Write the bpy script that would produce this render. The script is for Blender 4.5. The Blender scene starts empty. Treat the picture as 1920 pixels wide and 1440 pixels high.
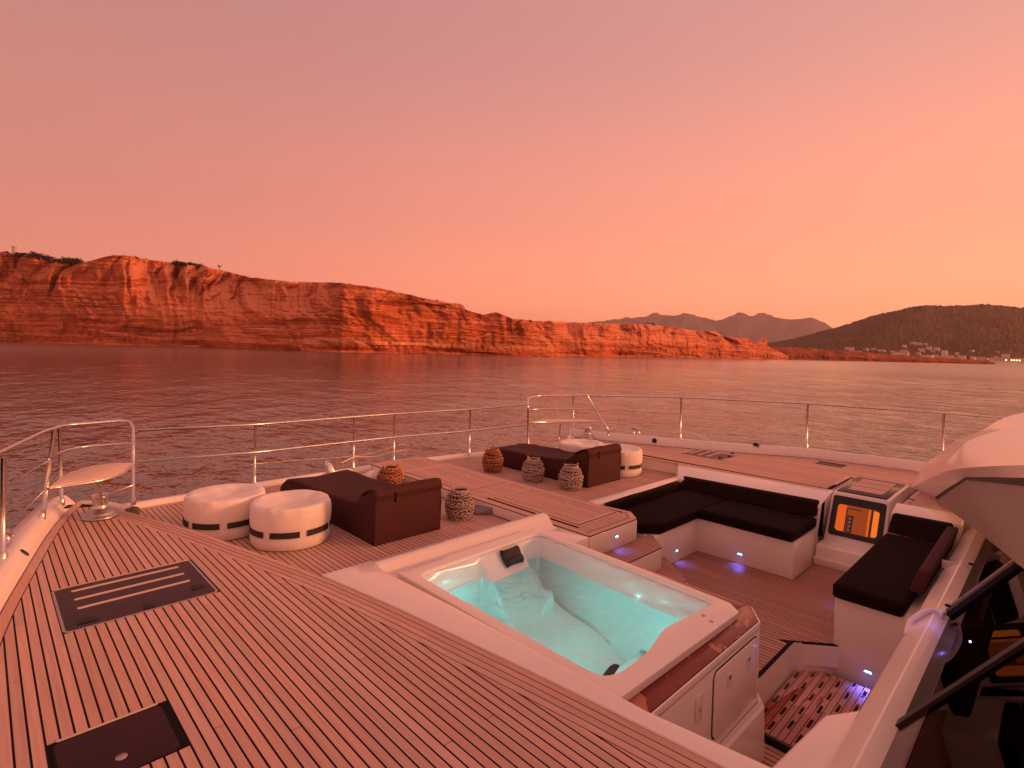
import bpy, bmesh, math, random
import numpy as np
from mathutils import Vector, Matrix
random.seed(4); np.random.seed(4)
SC = bpy.context.scene; COL = SC.collection
R = math.radians

# ---------------------------------------------------------------- camera, sky, sun, exposure
cam_d = bpy.data.cameras.new('camera'); cam = bpy.data.objects.new('camera', cam_d); COL.objects.link(cam)
cam.matrix_world = Matrix(((-0.700311,0.032036,-0.713119,0.0000),(-0.713358,0.005220,0.700780,0.0000),(0.026172,0.999473,0.019197,2.0000),(0,0,0,1)))
cam_d.sensor_width = 36; cam_d.lens = 19.1250; cam_d.shift_y = -0.02656
cam_d.clip_start = 0.05; cam_d.clip_end = 30000
SC.camera = cam
SC.view_settings.view_transform = 'Standard'; SC.view_settings.look = 'None'
SC.view_settings.exposure = 0.22; SC.view_settings.gamma = 1.0; SC.view_settings.use_curve_mapping = False
SC.cycles.use_denoising = True
SC.cycles.max_bounces = 8; SC.cycles.transparent_max_bounces = 12
SC.cycles.sample_clamp_indirect = 4.0
SUN_AZ = R(-139); SUN_EL = R(12)

def make_world():
    w = bpy.data.worlds.new('World'); SC.world = w; w.use_nodes = True
    nt = w.node_tree; N = nt.nodes; L = nt.links; N.clear()
    def math_(op, a, b=None, clamp=False):
        n = N.new('ShaderNodeMath'); n.operation = op; n.use_clamp = clamp
        for i, v in enumerate((a, b)):
            if v is None: continue
            if isinstance(v, (int, float)): n.inputs[i].default_value = v
            else: L.new(v, n.inputs[i])
        return n.outputs[0]
    tc = N.new('ShaderNodeTexCoord'); sep = N.new('ShaderNodeSeparateXYZ'); L.new(tc.outputs['Generated'], sep.inputs[0])
    x, y, z = sep.outputs
    h = math_('SQRT', math_('ADD', math_('ADD', math_('MULTIPLY', x, x), math_('MULTIPLY', y, y)), 1e-5))
    dot = math_('DIVIDE', math_('ADD', math_('MULTIPLY', x, math.cos(SUN_AZ)), math_('MULTIPLY', y, math.sin(SUN_AZ))), h)
    a = math_('MULTIPLY_ADD', dot, .5); a.node.inputs[2].default_value = .5
    def ramp(stops, fac):
        r = N.new('ShaderNodeValToRGB'); r.color_ramp.interpolation = 'B_SPLINE'
        e = r.color_ramp.elements
        while len(e) < len(stops): e.new(.5)
        for el, (p, c) in zip(e, stops): el.position = p; el.color = (*[q/4 for q in c], 1)   # ramps hold a quarter of the radiance
        L.new(fac, r.inputs[0]); return r.outputs[0]
    hor = ramp([(0, (.68, .245, .185)), (.06, (.77, .258, .188)), (.38, (1.35, .345, .205)), (.87, (1.9, .70, .31)), (1, (2.2, .85, .33))], a)
    mid = ramp([(0, (.53, .215, .18)), (.06, (.55, .218, .182)), (.38, (.82, .268, .20)), (.87, (1.18, .455, .28)), (1, (1.35, .52, .28))], a)
    top = ramp([(0, (.44, .208, .182)), (.06, (.45, .21, .185)), (.38, (.505, .215, .222)), (.87, (.72, .335, .285)), (1, (.80, .36, .285))], a)
    zen = ramp([(0, (.58, .24, .215)), (1, (.74, .295, .25))], a)
    def mix(f, c1, c2):
        m = N.new('ShaderNodeMix'); m.data_type = 'RGBA'; L.new(f, m.inputs[0]); L.new(c1, m.inputs[6]); L.new(c2, m.inputs[7]); return m.outputs[2]
    def step(lo, hi):
        m = N.new('ShaderNodeMapRange'); m.interpolation_type = 'SMOOTHSTEP'; L.new(z, m.inputs[0])
        m.inputs[1].default_value = lo; m.inputs[2].default_value = hi; return m.outputs[0]
    c = mix(step(-.02, .24), hor, mid); c = mix(step(.16, .54), c, top); c = mix(step(.45, 1.0), c, zen)
    b1 = N.new('ShaderNodeBackground'); b1.inputs[1].default_value = 4.0; L.new(c, b1.inputs[0])
    o = N.new('ShaderNodeOutputWorld'); L.new(b1.outputs[0], o.inputs[0])
make_world()
sun_d = bpy.data.lights.new('sun', 'SUN'); sun_d.energy = 2.8; sun_d.angle = R(11); sun_d.color = (1, .37, .15)
sun = bpy.data.objects.new('sun', sun_d); COL.objects.link(sun)
sdir = Vector((math.cos(SUN_AZ)*math.cos(SUN_EL), math.sin(SUN_AZ)*math.cos(SUN_EL), math.sin(SUN_EL)))
sun.rotation_euler = sdir.to_track_quat('Z', 'Y').to_euler(); sun.location = (-20, -40, 30)

# ---------------------------------------------------------------- materials
MATS = {}
def material(name, col, rough=.5, metal=0, spec=.5, var=None, vscale=(8, 8, 8), bump=0, bscale=60, rand=0, island=False, col2=None, detail=4, coat=0):
    m = bpy.data.materials.new(name); m.use_nodes = True; MATS[name] = m
    nt = m.node_tree; N = nt.nodes; L = nt.links
    p = N['Principled BSDF']
    p.inputs['Base Color'].default_value = (*col, 1); p.inputs['Roughness'].default_value = rough
    p.inputs['Metallic'].default_value = metal; p.inputs['Specular IOR Level'].default_value = spec
    p.inputs['Coat Weight'].default_value = coat; p.inputs['Coat Roughness'].default_value = .08
    tc = N.new('ShaderNodeTexCoord')
    cur = None
    if col2:
        mp = N.new('ShaderNodeMapping'); mp.inputs['Scale'].default_value = vscale; L.new(tc.outputs['Object'], mp.inputs[0])
        nz = N.new('ShaderNodeTexNoise'); nz.inputs['Scale'].default_value = 1; nz.inputs['Detail'].default_value = detail; nz.inputs['Roughness'].default_value = .6
        L.new(mp.outputs[0], nz.inputs['Vector'])
        cr = N.new('ShaderNodeValToRGB'); cr.color_ramp.elements[0].position = .3; cr.color_ramp.elements[1].position = .7
        cr.color_ramp.elements[0].color = (*col2, 1); cr.color_ramp.elements[1].color = (*col, 1)
        L.new(nz.outputs['Fac'], cr.inputs[0]); cur = cr.outputs[0]
        rr = N.new('ShaderNodeMapRange'); rr.inputs[3].default_value = rough*.85; rr.inputs[4].default_value = min(1, rough*1.15)
        L.new(nz.outputs['Fac'], rr.inputs[0]); L.new(rr.outputs[0], p.inputs['Roughness'])
    if rand:
        if island:
            g = N.new('ShaderNodeNewGeometry'); src = g.outputs['Random Per Island']
        else:
            g = N.new('ShaderNodeObjectInfo'); src = g.outputs['Random']
        mr = N.new('ShaderNodeMapRange'); mr.inputs[3].default_value = 1-rand; mr.inputs[4].default_value = 1+rand*.6; L.new(src, mr.inputs[0])
        hs = N.new('ShaderNodeHueSaturation'); L.new(mr.outputs[0], hs.inputs['Value'])
        mr2 = N.new('ShaderNodeMapRange'); mr2.inputs[3].default_value = .90; mr2.inputs[4].default_value = 1.08
        ml = N.new('ShaderNodeMath'); ml.operation = 'FRACT'; mm = N.new('ShaderNodeMath'); mm.operation = 'MULTIPLY'; mm.inputs[1].default_value = 7.31
        L.new(src, mm.inputs[0]); L.new(mm.outputs[0], ml.inputs[0]); L.new(ml.outputs[0], mr2.inputs[0]); L.new(mr2.outputs[0], hs.inputs['Saturation'])
        if cur: L.new(cur, hs.inputs['Color'])
        else: hs.inputs['Color'].default_value = (*col, 1)
        cur = hs.outputs[0]
    if cur: L.new(cur, p.inputs['Base Color'])
    if bump:
        nb = N.new('ShaderNodeTexNoise'); nb.inputs['Scale'].default_value = bscale; nb.inputs['Detail'].default_value = 5
        if col2 and vscale[0] != vscale[1]: L.new(mp.outputs[0], nb.inputs['Vector']); nb.inputs['Scale'].default_value = bscale/60
        else: L.new(tc.outputs['Object'], nb.inputs['Vector'])
        b = N.new('ShaderNodeBump'); b.inputs['Strength'].default_value = bump; b.inputs['Distance'].default_value = .01
        L.new(nb.outputs['Fac'], b.inputs['Height']); L.new(b.outputs[0], p.inputs['Normal'])
    return m
GEL = material('gelcoat', (.83, .74, .66), .22, col2=(.80, .71, .63), vscale=(3, 3, 3), bump=.012, bscale=9, coat=.3)
GELM = material('gelcoat_matt', (.74, .67, .61), .45, col2=(.69, .62, .56), vscale=(2, 2, 2), bump=.02, bscale=30)
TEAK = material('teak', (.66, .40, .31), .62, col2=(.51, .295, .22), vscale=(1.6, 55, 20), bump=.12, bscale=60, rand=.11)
TEAKI = material('teak_strips', (.66, .40, .31), .62, col2=(.51, .295, .22), vscale=(1.6, 55, 20), bump=.12, bscale=60, rand=.13, island=True)
TEAKY = material('teak_cross', (.66, .40, .31), .6, col2=(.51, .295, .22), vscale=(55, 1.6, 20), bump=.12, bscale=60, rand=.15)
TEAK_SHADED = material('teak_cockpit_shaded', (.47, .235, .165), .5, col2=(.33, .15, .10), vscale=(1.6, 55, 20), bump=.12, bscale=60, rand=.15)  # deck teak made browner, with the sunken cockpit's shade put into its colour
CAULK = material('caulking', (.010, .006, .006), .8, col2=(.007, .005, .005), spec=.15)
RUBBER = material('rubber', (.012, .010, .010), .55, bump=.05)
STEEL = material('stainless_steel', (.74, .68, .63), .27, metal=1, col2=(.66, .62, .59), vscale=(20, 20, 20))
STEELD = material('stainless_dull', (.55, .50, .47), .35, metal=1, col2=(.42, .37, .34), vscale=(30, 30, 30))
COVER = material('cover_cloth', (.074, .023, .023), .75, col2=(.056, .018, .018), vscale=(5, 5, 5), bump=.25, bscale=14, spec=.15)
CUSH = material('cushion_cloth', (.016, .0065, .0058), .95, col2=(.011, .0045, .004), vscale=(7, 7, 7), bump=.15, bscale=22, spec=.08)
CANVAS = material('canvas', (.80, .72, .66), .8, col2=(.74, .65, .59), vscale=(6, 6, 6), bump=.3, bscale=16, spec=.2)
STRAP = material('strap', (.030, .016, .017), .7, bump=.1)
RAT_G = material('rattan_grey', (.62, .47, .41), .7, col2=(.22, .14, .12), vscale=(30, 30, 60), bump=.4, bscale=120)
RAT_O = material('rattan_orange', (.54, .23, .10), .65, col2=(.24, .08, .035), vscale=(30, 30, 60), bump=.4, bscale=120)
SMOKE = material('smoked_acrylic', (.040, .008, .009), .12, col2=(.030, .007, .008), spec=.14, vscale=(4, 4, 4))
SEATM = material('seat_cream', (.72, .52, .41), .5, col2=(.66, .47, .37), bump=.03)
PALE = material('pale_strip', (.62, .47, .40), .5, bump=.1)

def varnish():
    m = material('wet_teak', (.235, .040, .022), .16, col2=(.165, .026, .015), vscale=(9, 2.2, 9), coat=.15, spec=.3)
    nt = m.node_tree; N = nt.nodes; L = nt.links; p = N['Principled BSDF']
    tc = N.new('ShaderNodeTexCoord'); nz = N.new('ShaderNodeTexNoise'); nz.inputs['Scale'].default_value = 3.4; nz.inputs['Detail'].default_value = 3; nz.inputs['Distortion'].default_value = .8
    L.new(tc.outputs['Object'], nz.inputs[0])
    r = N.new('ShaderNodeValToRGB'); r.color_ramp.elements[0].position = .545; r.color_ramp.elements[1].position = .56
    L.new(nz.outputs['Fac'], r.inputs[0])
    src = p.inputs['Base Color'].links[0].from_socket
    mx = N.new('ShaderNodeMix'); mx.data_type = 'RGBA'; L.new(r.outputs[0], mx.inputs[0]); L.new(src, mx.inputs[6]); mx.inputs[7].default_value = (.46, .175, .11, 1)
    L.new(mx.outputs[2], p.inputs['Base Color'])
    mr = N.new('ShaderNodeMapRange'); mr.inputs[3].default_value = .06; mr.inputs[4].default_value = .42; L.new(r.outputs[0], mr.inputs[0]); L.new(mr.outputs[0], p.inputs['Roughness'])
    return m
VARN = varnish()
def wet_grate():
    m = material('wet_grate', (.60, .33, .27), .5, col2=(.47, .24, .19), vscale=(50, 1.6, 20), rand=.1)
    nt = m.node_tree; N = nt.nodes; L = nt.links; p = N['Principled BSDF']
    tc = N.new('ShaderNodeTexCoord'); sp = N.new('ShaderNodeSeparateXYZ'); L.new(tc.outputs['Object'], sp.inputs[0])
    nz = N.new('ShaderNodeTexNoise'); nz.inputs['Scale'].default_value = 9; mp = N.new('ShaderNodeMapping'); mp.inputs['Scale'].default_value = (1, .2, 1)
    L.new(tc.outputs['Object'], mp.inputs[0]); L.new(mp.outputs[0], nz.inputs[0])
    q = N.new('ShaderNodeMath'); q.operation = 'MULTIPLY_ADD'; L.new(nz.outputs['Fac'], q.inputs[0]); q.inputs[1].default_value = 1.3; L.new(sp.outputs[1], q.inputs[2])
    r = N.new('ShaderNodeMapRange'); r.inputs[1].default_value = .66; r.inputs[2].default_value = .68; L.new(q.outputs[0], r.inputs[0])
    src = p.inputs['Base Color'].links[0].from_socket
    mx = N.new('ShaderNodeMix'); mx.data_type = 'RGBA'; L.new(r.outputs[0], mx.inputs[0]); L.new(src, mx.inputs[6]); mx.inputs[7].default_value = (.30, .075, .05, 1)
    L.new(mx.outputs[2], p.inputs['Base Color'])
    m2 = N.new('ShaderNodeMapRange'); m2.inputs[3].default_value = .55; m2.inputs[4].default_value = .12; L.new(r.outputs[0], m2.inputs[0]); L.new(m2.outputs[0], p.inputs['Roughness'])
    return m
GRATE = wet_grate()
def emitter(name, col, strength):
    m = bpy.data.materials.new(name); m.use_nodes = True; N = m.node_tree.nodes; N.clear()
    e = N.new('ShaderNodeEmission'); e.inputs[0].default_value = (*col, 1); e.inputs[1].default_value = strength
    o = N.new('ShaderNodeOutputMaterial'); m.node_tree.links.new(e.outputs[0], o.inputs[0]); return m
LED = emitter('led_lens', (.12, .55, 1.0), 9)
def thin_glass(name, tint, ior=1.45, rough=0.0, bump=None, gl=(1, 1, 1)):
    m = bpy.data.materials.new(name); m.use_nodes = True; N = m.node_tree.nodes; L = m.node_tree.links; N.clear()
    t = N.new('ShaderNodeBsdfTransparent'); t.inputs[0].default_value = (*tint, 1)
    g = N.new('ShaderNodeBsdfGlossy'); g.inputs['Roughness'].default_value = rough; g.inputs[0].default_value = (*gl, 1)
    f = N.new('ShaderNodeFresnel'); f.inputs[0].default_value = ior
    mx = N.new('ShaderNodeMixShader'); L.new(f.outputs[0], mx.inputs[0]); L.new(t.outputs[0], mx.inputs[1]); L.new(g.outputs[0], mx.inputs[2])
    if bump:
        tc = N.new('ShaderNodeTexCoord'); nz = N.new('ShaderNodeTexNoise'); nz.inputs['Scale'].default_value = bump[0]; nz.inputs['Detail'].default_value = 2; L.new(tc.outputs['Object'], nz.inputs[0])
        b = N.new('ShaderNodeBump'); b.inputs['Strength'].default_value = bump[1]; b.inputs['Distance'].default_value = .05; L.new(nz.outputs['Fac'], b.inputs['Height'])
        L.new(b.outputs[0], g.inputs['Normal']); L.new(b.outputs[0], f.inputs['Normal'])
    o = N.new('ShaderNodeOutputMaterial'); L.new(mx.outputs[0], o.inputs[0]); return m
SCREEN = thin_glass('screen_glass', (.035, .02, .018), 1.30, gl=(.34, .31, .31))
PANE = thin_glass('window_pane', (.85, .8, .75), 1.45)

# ---------------------------------------------------------------- helpers
def mesh_obj(name, verts, faces, mat, parent=None, smooth=False, loc=None, mats=None, fm=None):
    me = bpy.data.meshes.new(name); me.from_pydata([tuple(map(float, v)) for v in verts], [], faces)
    for mm in (mats or [mat]): me.materials.append(mm)
    if fm: me.polygons.foreach_set('material_index', fm)
    if smooth: me.polygons.foreach_set('use_smooth', [True]*len(me.polygons))
    me.update()
    o = bpy.data.objects.new(name, me); COL.objects.link(o)
    if parent: o.parent = parent
    if loc: o.location = loc
    return o
def fix_normals(o):
    bm = bmesh.new(); bm.from_mesh(o.data); bmesh.ops.recalc_face_normals(bm, faces=bm.faces); bm.to_mesh(o.data); bm.free(); return o
def thing(name, label, cat, loc=(0, 0, 0), rz=0, group=None):
    o = bpy.data.objects.new(name, None); COL.objects.link(o); o.location = loc; o.rotation_euler = (0, 0, rz); o.empty_display_size = .1
    tag(o, label, cat, group); return o
def tag(o, label, cat, group=None):
    o['label'] = label; o['category'] = cat
    if group: o['group'] = group
    return o
def structure(o, label=None, cat=None):
    o['kind'] = 'structure'
    if label: o['label'] = label
    if cat: o['category'] = cat
    return o
def empty_structure(name, label, cat):
    o = bpy.data.objects.new(name, None); COL.objects.link(o); o.empty_display_size = .1; return structure(o, label, cat)
def prism_data(poly, z0, z1, v=None, f=None):
    v = [] if v is None else v; f = [] if f is None else f
    a = sum(poly[i][0]*poly[(i+1) % len(poly)][1]-poly[(i+1) % len(poly)][0]*poly[i][1] for i in range(len(poly)))
    if a < 0: poly = poly[::-1]
    n = len(poly); b = len(v)
    z1f = z1 if callable(z1) else (lambda x, y: z1)
    v += [(x, y, z0) for x, y in poly]+[(x, y, z1f(x, y)) for x, y in poly]
    f.append(tuple(b+n+i for i in range(n))); f.append(tuple(b+n-1-i for i in range(n)))
    f += [(b+i, b+(i+1) % n, b+n+(i+1) % n, b+n+i) for i in range(n)]
    return v, f
def bevel_obj(o, w, seg=2, ang=35):
    bm = bmesh.new(); bm.from_mesh(o.data)
    ed = [e for e in bm.edges if len(e.link_faces) == 2 and e.calc_face_angle(0) > R(ang)]
    bmesh.ops.bevel(bm, geom=ed, offset=w, segments=seg, profile=.5, affect='EDGES', clamp_overlap=True)
    for f in bm.faces: f.smooth = True
    bm.to_mesh(o.data); bm.free()
    o.data.set_sharp_from_angle(angle=R(40)) if hasattr(o.data, 'set_sharp_from_angle') else None
    return o
def prism(name, poly, z0, z1, mat, parent=None, bev=0, seg=2):
    v, f = prism_data(list(poly), z0, z1); o = mesh_obj(name, v, f, mat, parent)
    return bevel_obj(o, bev, seg) if bev else o
def box(name, a, b, mat, parent=None, bev=0, seg=2):
    return prism(name, [(a[0], a[1]), (b[0], a[1]), (b[0], b[1]), (a[0], b[1])], min(a[2], b[2]), max(a[2], b[2]), mat, parent, bev, seg)
def hull(name, bottom, top, mat, parent=None, bev=0, seg=2):   # loft between two loops with equal counts
    n = len(bottom); v = list(bottom)+list(top)
    f = [tuple(range(n-1, -1, -1)), tuple(range(n, 2*n))]+[(i, (i+1) % n, n+(i+1) % n, n+i) for i in range(n)]
    o = fix_normals(mesh_obj(name, v, f, mat, parent)); return bevel_obj(o, bev, seg) if bev else o
def smooth_path(pts, r, n=5):
    pts = [Vector(p) for p in pts]; out = [pts[0]]
    for i in range(1, len(pts)-1):
        p, q, s = pts[i-1], pts[i], pts[i+1]
        d1 = min(r, (p-q).length*.49); d2 = min(r, (s-q).length*.49)
        a = q+(p-q).normalized()*d1; b = q+(s-q).normalized()*d2
        for k in range(n+1):
            t = k/n; out.append(a*(1-t)**2+q*2*t*(1-t)+b*t*t)
    out.append(pts[-1]); return out
def tube_data(pts, r, seg=8, v=None, f=None, closed=False):
    v = [] if v is None else v; f = [] if f is None else f
    pts = [Vector(p) for p in pts]; n = len(pts); b = len(v)
    up = Vector((0, 0, 1)); prev = None
    for i, p in enumerate(pts):
        if closed: t = (pts[(i+1) % n]-pts[i-1])
        else: t = pts[min(i+1, n-1)]-pts[max(i-1, 0)]
        t.normalize()
        if prev is None:
            u = t.cross(up); u = u if u.length > .1 else t.cross(Vector((1, 0, 0)))
        else: u = prev-t*prev.dot(t)
        u.normalize(); prev = u; w = t.cross(u)
        rr = r[i] if isinstance(r, (list, tuple)) else r
        for k in range(seg):
            a = 2*math.pi*k/seg; v.append(tuple(p+(u*math.cos(a)+w*math.sin(a))*rr))
    m = n if closed else n-1
    for i in range(m):
        for k in range(seg):
            j = (i+1) % n
            f.append((b+i*seg+k, b+i*seg+(k+1) % seg, b+j*seg+(k+1) % seg, b+j*seg+k))
    if not closed: f.append(tuple(b+k for k in range(seg))); f.append(tuple(b+(n-1)*seg+seg-1-k for k in range(seg)))
    return v, f
def tube(name, pts, r, mat, parent=None, seg=8, bend=0, closed=False):
    if bend: pts = smooth_path(pts, bend)
    v, f = tube_data(pts, r, seg, closed=closed); return mesh_obj(name, v, f, mat, parent, smooth=True)
def lathe_data(prof, seg=40, fn=None, v=None, f=None, close=True):
    v = [] if v is None else v; f = [] if f is None else f; b = len(v)
    for i, (r, z) in enumerate(prof):
        for k in range(seg):
            a = 2*math.pi*k/seg; rr, zz = (r, z) if fn is None else fn(r, z, a)
            v.append((rr*math.cos(a), rr*math.sin(a), zz))
    n = len(prof)
    for i in range(n-1):
        for k in range(seg):
            f.append((b+i*seg+k, b+i*seg+(k+1) % seg, b+(i+1)*seg+(k+1) % seg, b+(i+1)*seg+k))
    if close:
        f.append(tuple(b+seg-1-k for k in range(seg))); f.append(tuple(b+(n-1)*seg+k for k in range(seg)))
    return v, f
def lathe(name, prof, mat, parent=None, seg=32, fn=None, loc=None):
    v, f = lathe_data(prof, seg, fn); return mesh_obj(name, v, f, mat, parent, smooth=True, loc=loc)
def copy_tree(o, parent=None):
    c = o.copy(); COL.objects.link(c)
    if parent: c.parent = parent
    for ch in list(o.children): copy_tree(ch, c)
    return c
def polyline_y(pts, x):
    for (x0, y0), (x1, y1) in zip(pts, pts[1:]):
        if (x-x0)*(x-x1) <= 0: return y0+(y1-y0)*(x-x0)/(x1-x0)
    (x0, y0), (x1, y1) = (pts[0], pts[1]) if abs(x-pts[0][0]) < abs(x-pts[-1][0]) else (pts[-2], pts[-1])
    return y0+(y1-y0)*(x-x0)/(x1-x0)
def clip_half(poly, p, q):    # keep the part of poly left of p->q
    out = []
    s = lambda r: (q[0]-p[0])*(r[1]-p[1])-(q[1]-p[1])*(r[0]-p[0])
    for i in range(len(poly)):
        a, b = poly[i], poly[(i+1) % len(poly)]; sa, sb = s(a), s(b)
        if sa >= 0: out.append(a)
        if sa*sb < 0: t = sa/(sa-sb); out.append((a[0]+(b[0]-a[0])*t, a[1]+(b[1]-a[1])*t))
    return out
def clip_convex(poly, conv):  # conv counter-clockwise
    for i in range(len(conv)):
        if len(poly) < 3: return []
        poly = clip_half(poly, conv[i], conv[(i+1) % len(conv)])
    return poly
def area(poly): return abs(sum(poly[i][0]*poly[(i+1) % len(poly)][1]-poly[(i+1) % len(poly)][0]*poly[i][1] for i in range(len(poly))))/2
def dedupe(poly):
    out = [p for i, p in enumerate(poly) if (p[0]-poly[i-1][0])**2+(p[1]-poly[i-1][1])**2 > 1e-8]; return out
def planks(parent, polys, ztop, thick, mat, joined=False, name='plank'):
    if joined:
        v, f = [], []
        for p in polys: prism_data(p, ztop-thick, ztop, v, f)
        o = mesh_obj('planking', v, f, mat, parent); o['kind'] = 'stuff'; return o
    for p in polys:
        dz = random.uniform(-.0003, .0003)
        v, f = prism_data(p, ztop-thick, ztop+dz); mesh_obj(name, v, f, mat, parent)
def strip_rects(y0, y1, pitch, gap, x0, x1, holes=(), joints=None):
    out = []; n = int(round((y1-y0)/pitch))
    for i in range(n):
        a = y0+i*pitch+gap/2; b = y0+(i+1)*pitch-gap/2; xs = [(x0, x1)]
        for (hx0, hx1, hy0, hy1) in holes:
            if a < hy1 and b > hy0:
                nx = []
                for (s, e) in xs:
                    if hx0 > s and hx1 < e: nx += [(s, hx0), (hx1, e)]
                    elif hx1 <= s or hx0 >= e: nx.append((s, e))
                    elif hx0 > s: nx.append((s, hx0))
                    elif hx1 < e: nx.append((hx1, e))
                xs = nx
        for j in (joints(i) if joints else ()):
            xs = [t for (s, e) in xs for t in ([(s, j-.0018), (j+.0018, e)] if s+.05 < j < e-.05 else [(s, e)])]
        out += [[(s, a), (e, a), (e, b), (s, b)] for s, e in xs]
    return out
def offset_strip(pts, d0, d1, sx=0):   # ribbon beside an open polyline, offset along +normal (left of travel)
    P = [Vector(p) for p in pts]; a, b = [], []
    for i, p in enumerate(P):
        t = P[min(i+1, len(P)-1)]-P[max(i-1, 0)]; t.normalize(); n = Vector((-t.y, t.x))
        a.append(tuple(p+n*d0)); b.append(tuple(p+n*d1))
    return a, b
def resample(pts, n):
    P = [Vector(p) for p in pts]; d = [0]
    for i in range(1, len(P)): d.append(d[-1]+(P[i]-P[i-1]).length)
    out = []
    for k in range(n):
        s = d[-1]*k/(n-1); j = max(i for i in range(len(d)) if d[i] <= s+1e-9); j = min(j, len(P)-2)
        t = (s-d[j])/max(1e-9, d[j+1]-d[j]); out.append(P[j].lerp(P[j+1], t))
    return out
def smooth_line(pts, n, it=1):
    q = resample(pts, n)
    for _ in range(it):
        q = [q[0]]+[(q[i-1]+q[i]*2+q[i+1])/4 for i in range(1, n-1)]+[q[-1]]
    return q
def loft(name, rows, mat, parent=None, smooth=True):
    n = len(rows[0]); v = [tuple(p) for r in rows for p in r]
    f = [(i*n+k, i*n+k+1, (i+1)*n+k+1, (i+1)*n+k) for i in range(len(rows)-1) for k in range(n-1)]
    return mesh_obj(name, v, f, mat, parent, smooth)
def rounded(poly, r, n=5):
    out = []; m = len(poly)
    for i in range(m):
        p, q, s = Vector(poly[i-1]), Vector(poly[i]), Vector(poly[(i+1) % m]); rr = r[i] if isinstance(r, (list, tuple)) else r
        a = q+(p-q).normalized()*min(rr, (p-q).length*.45); b = q+(s-q).normalized()*min(rr, (s-q).length*.45)
        for k in range(n+1): t = k/n; out.append(tuple(a*(1-t)**2+q*2*t*(1-t)+b*t*t))
    return out
# value-noise on numpy arrays
_perm = np.random.RandomState(11).permutation(512)
def vnoise(x, y):
    xi = np.floor(x).astype(int); yi = np.floor(y).astype(int); xf = x-xi; yf = y-yi
    u = xf*xf*xf*(xf*(xf*6-15)+10); w = yf*yf*yf*(yf*(yf*6-15)+10)
    def g(a, b): return (_perm[(_perm[a & 511]+b) & 511]/255.5)-1
    return (g(xi, yi)*(1-u)+g(xi+1, yi)*u)*(1-w)+(g(xi, yi+1)*(1-u)+g(xi+1, yi+1)*u)*w
def fbm(x, y, o=5, gain=.5):
    s = 0; a = 1
    for i in range(o): s = s+a*vnoise(x*2**i+17.3*i, y*2**i-9.1*i); a *= gain
    return s
def sstep(a, b, x): t = np.clip((x-a)/(b-a), 0, 1); return t*t*(3-2*t)
exec_late = []

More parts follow.
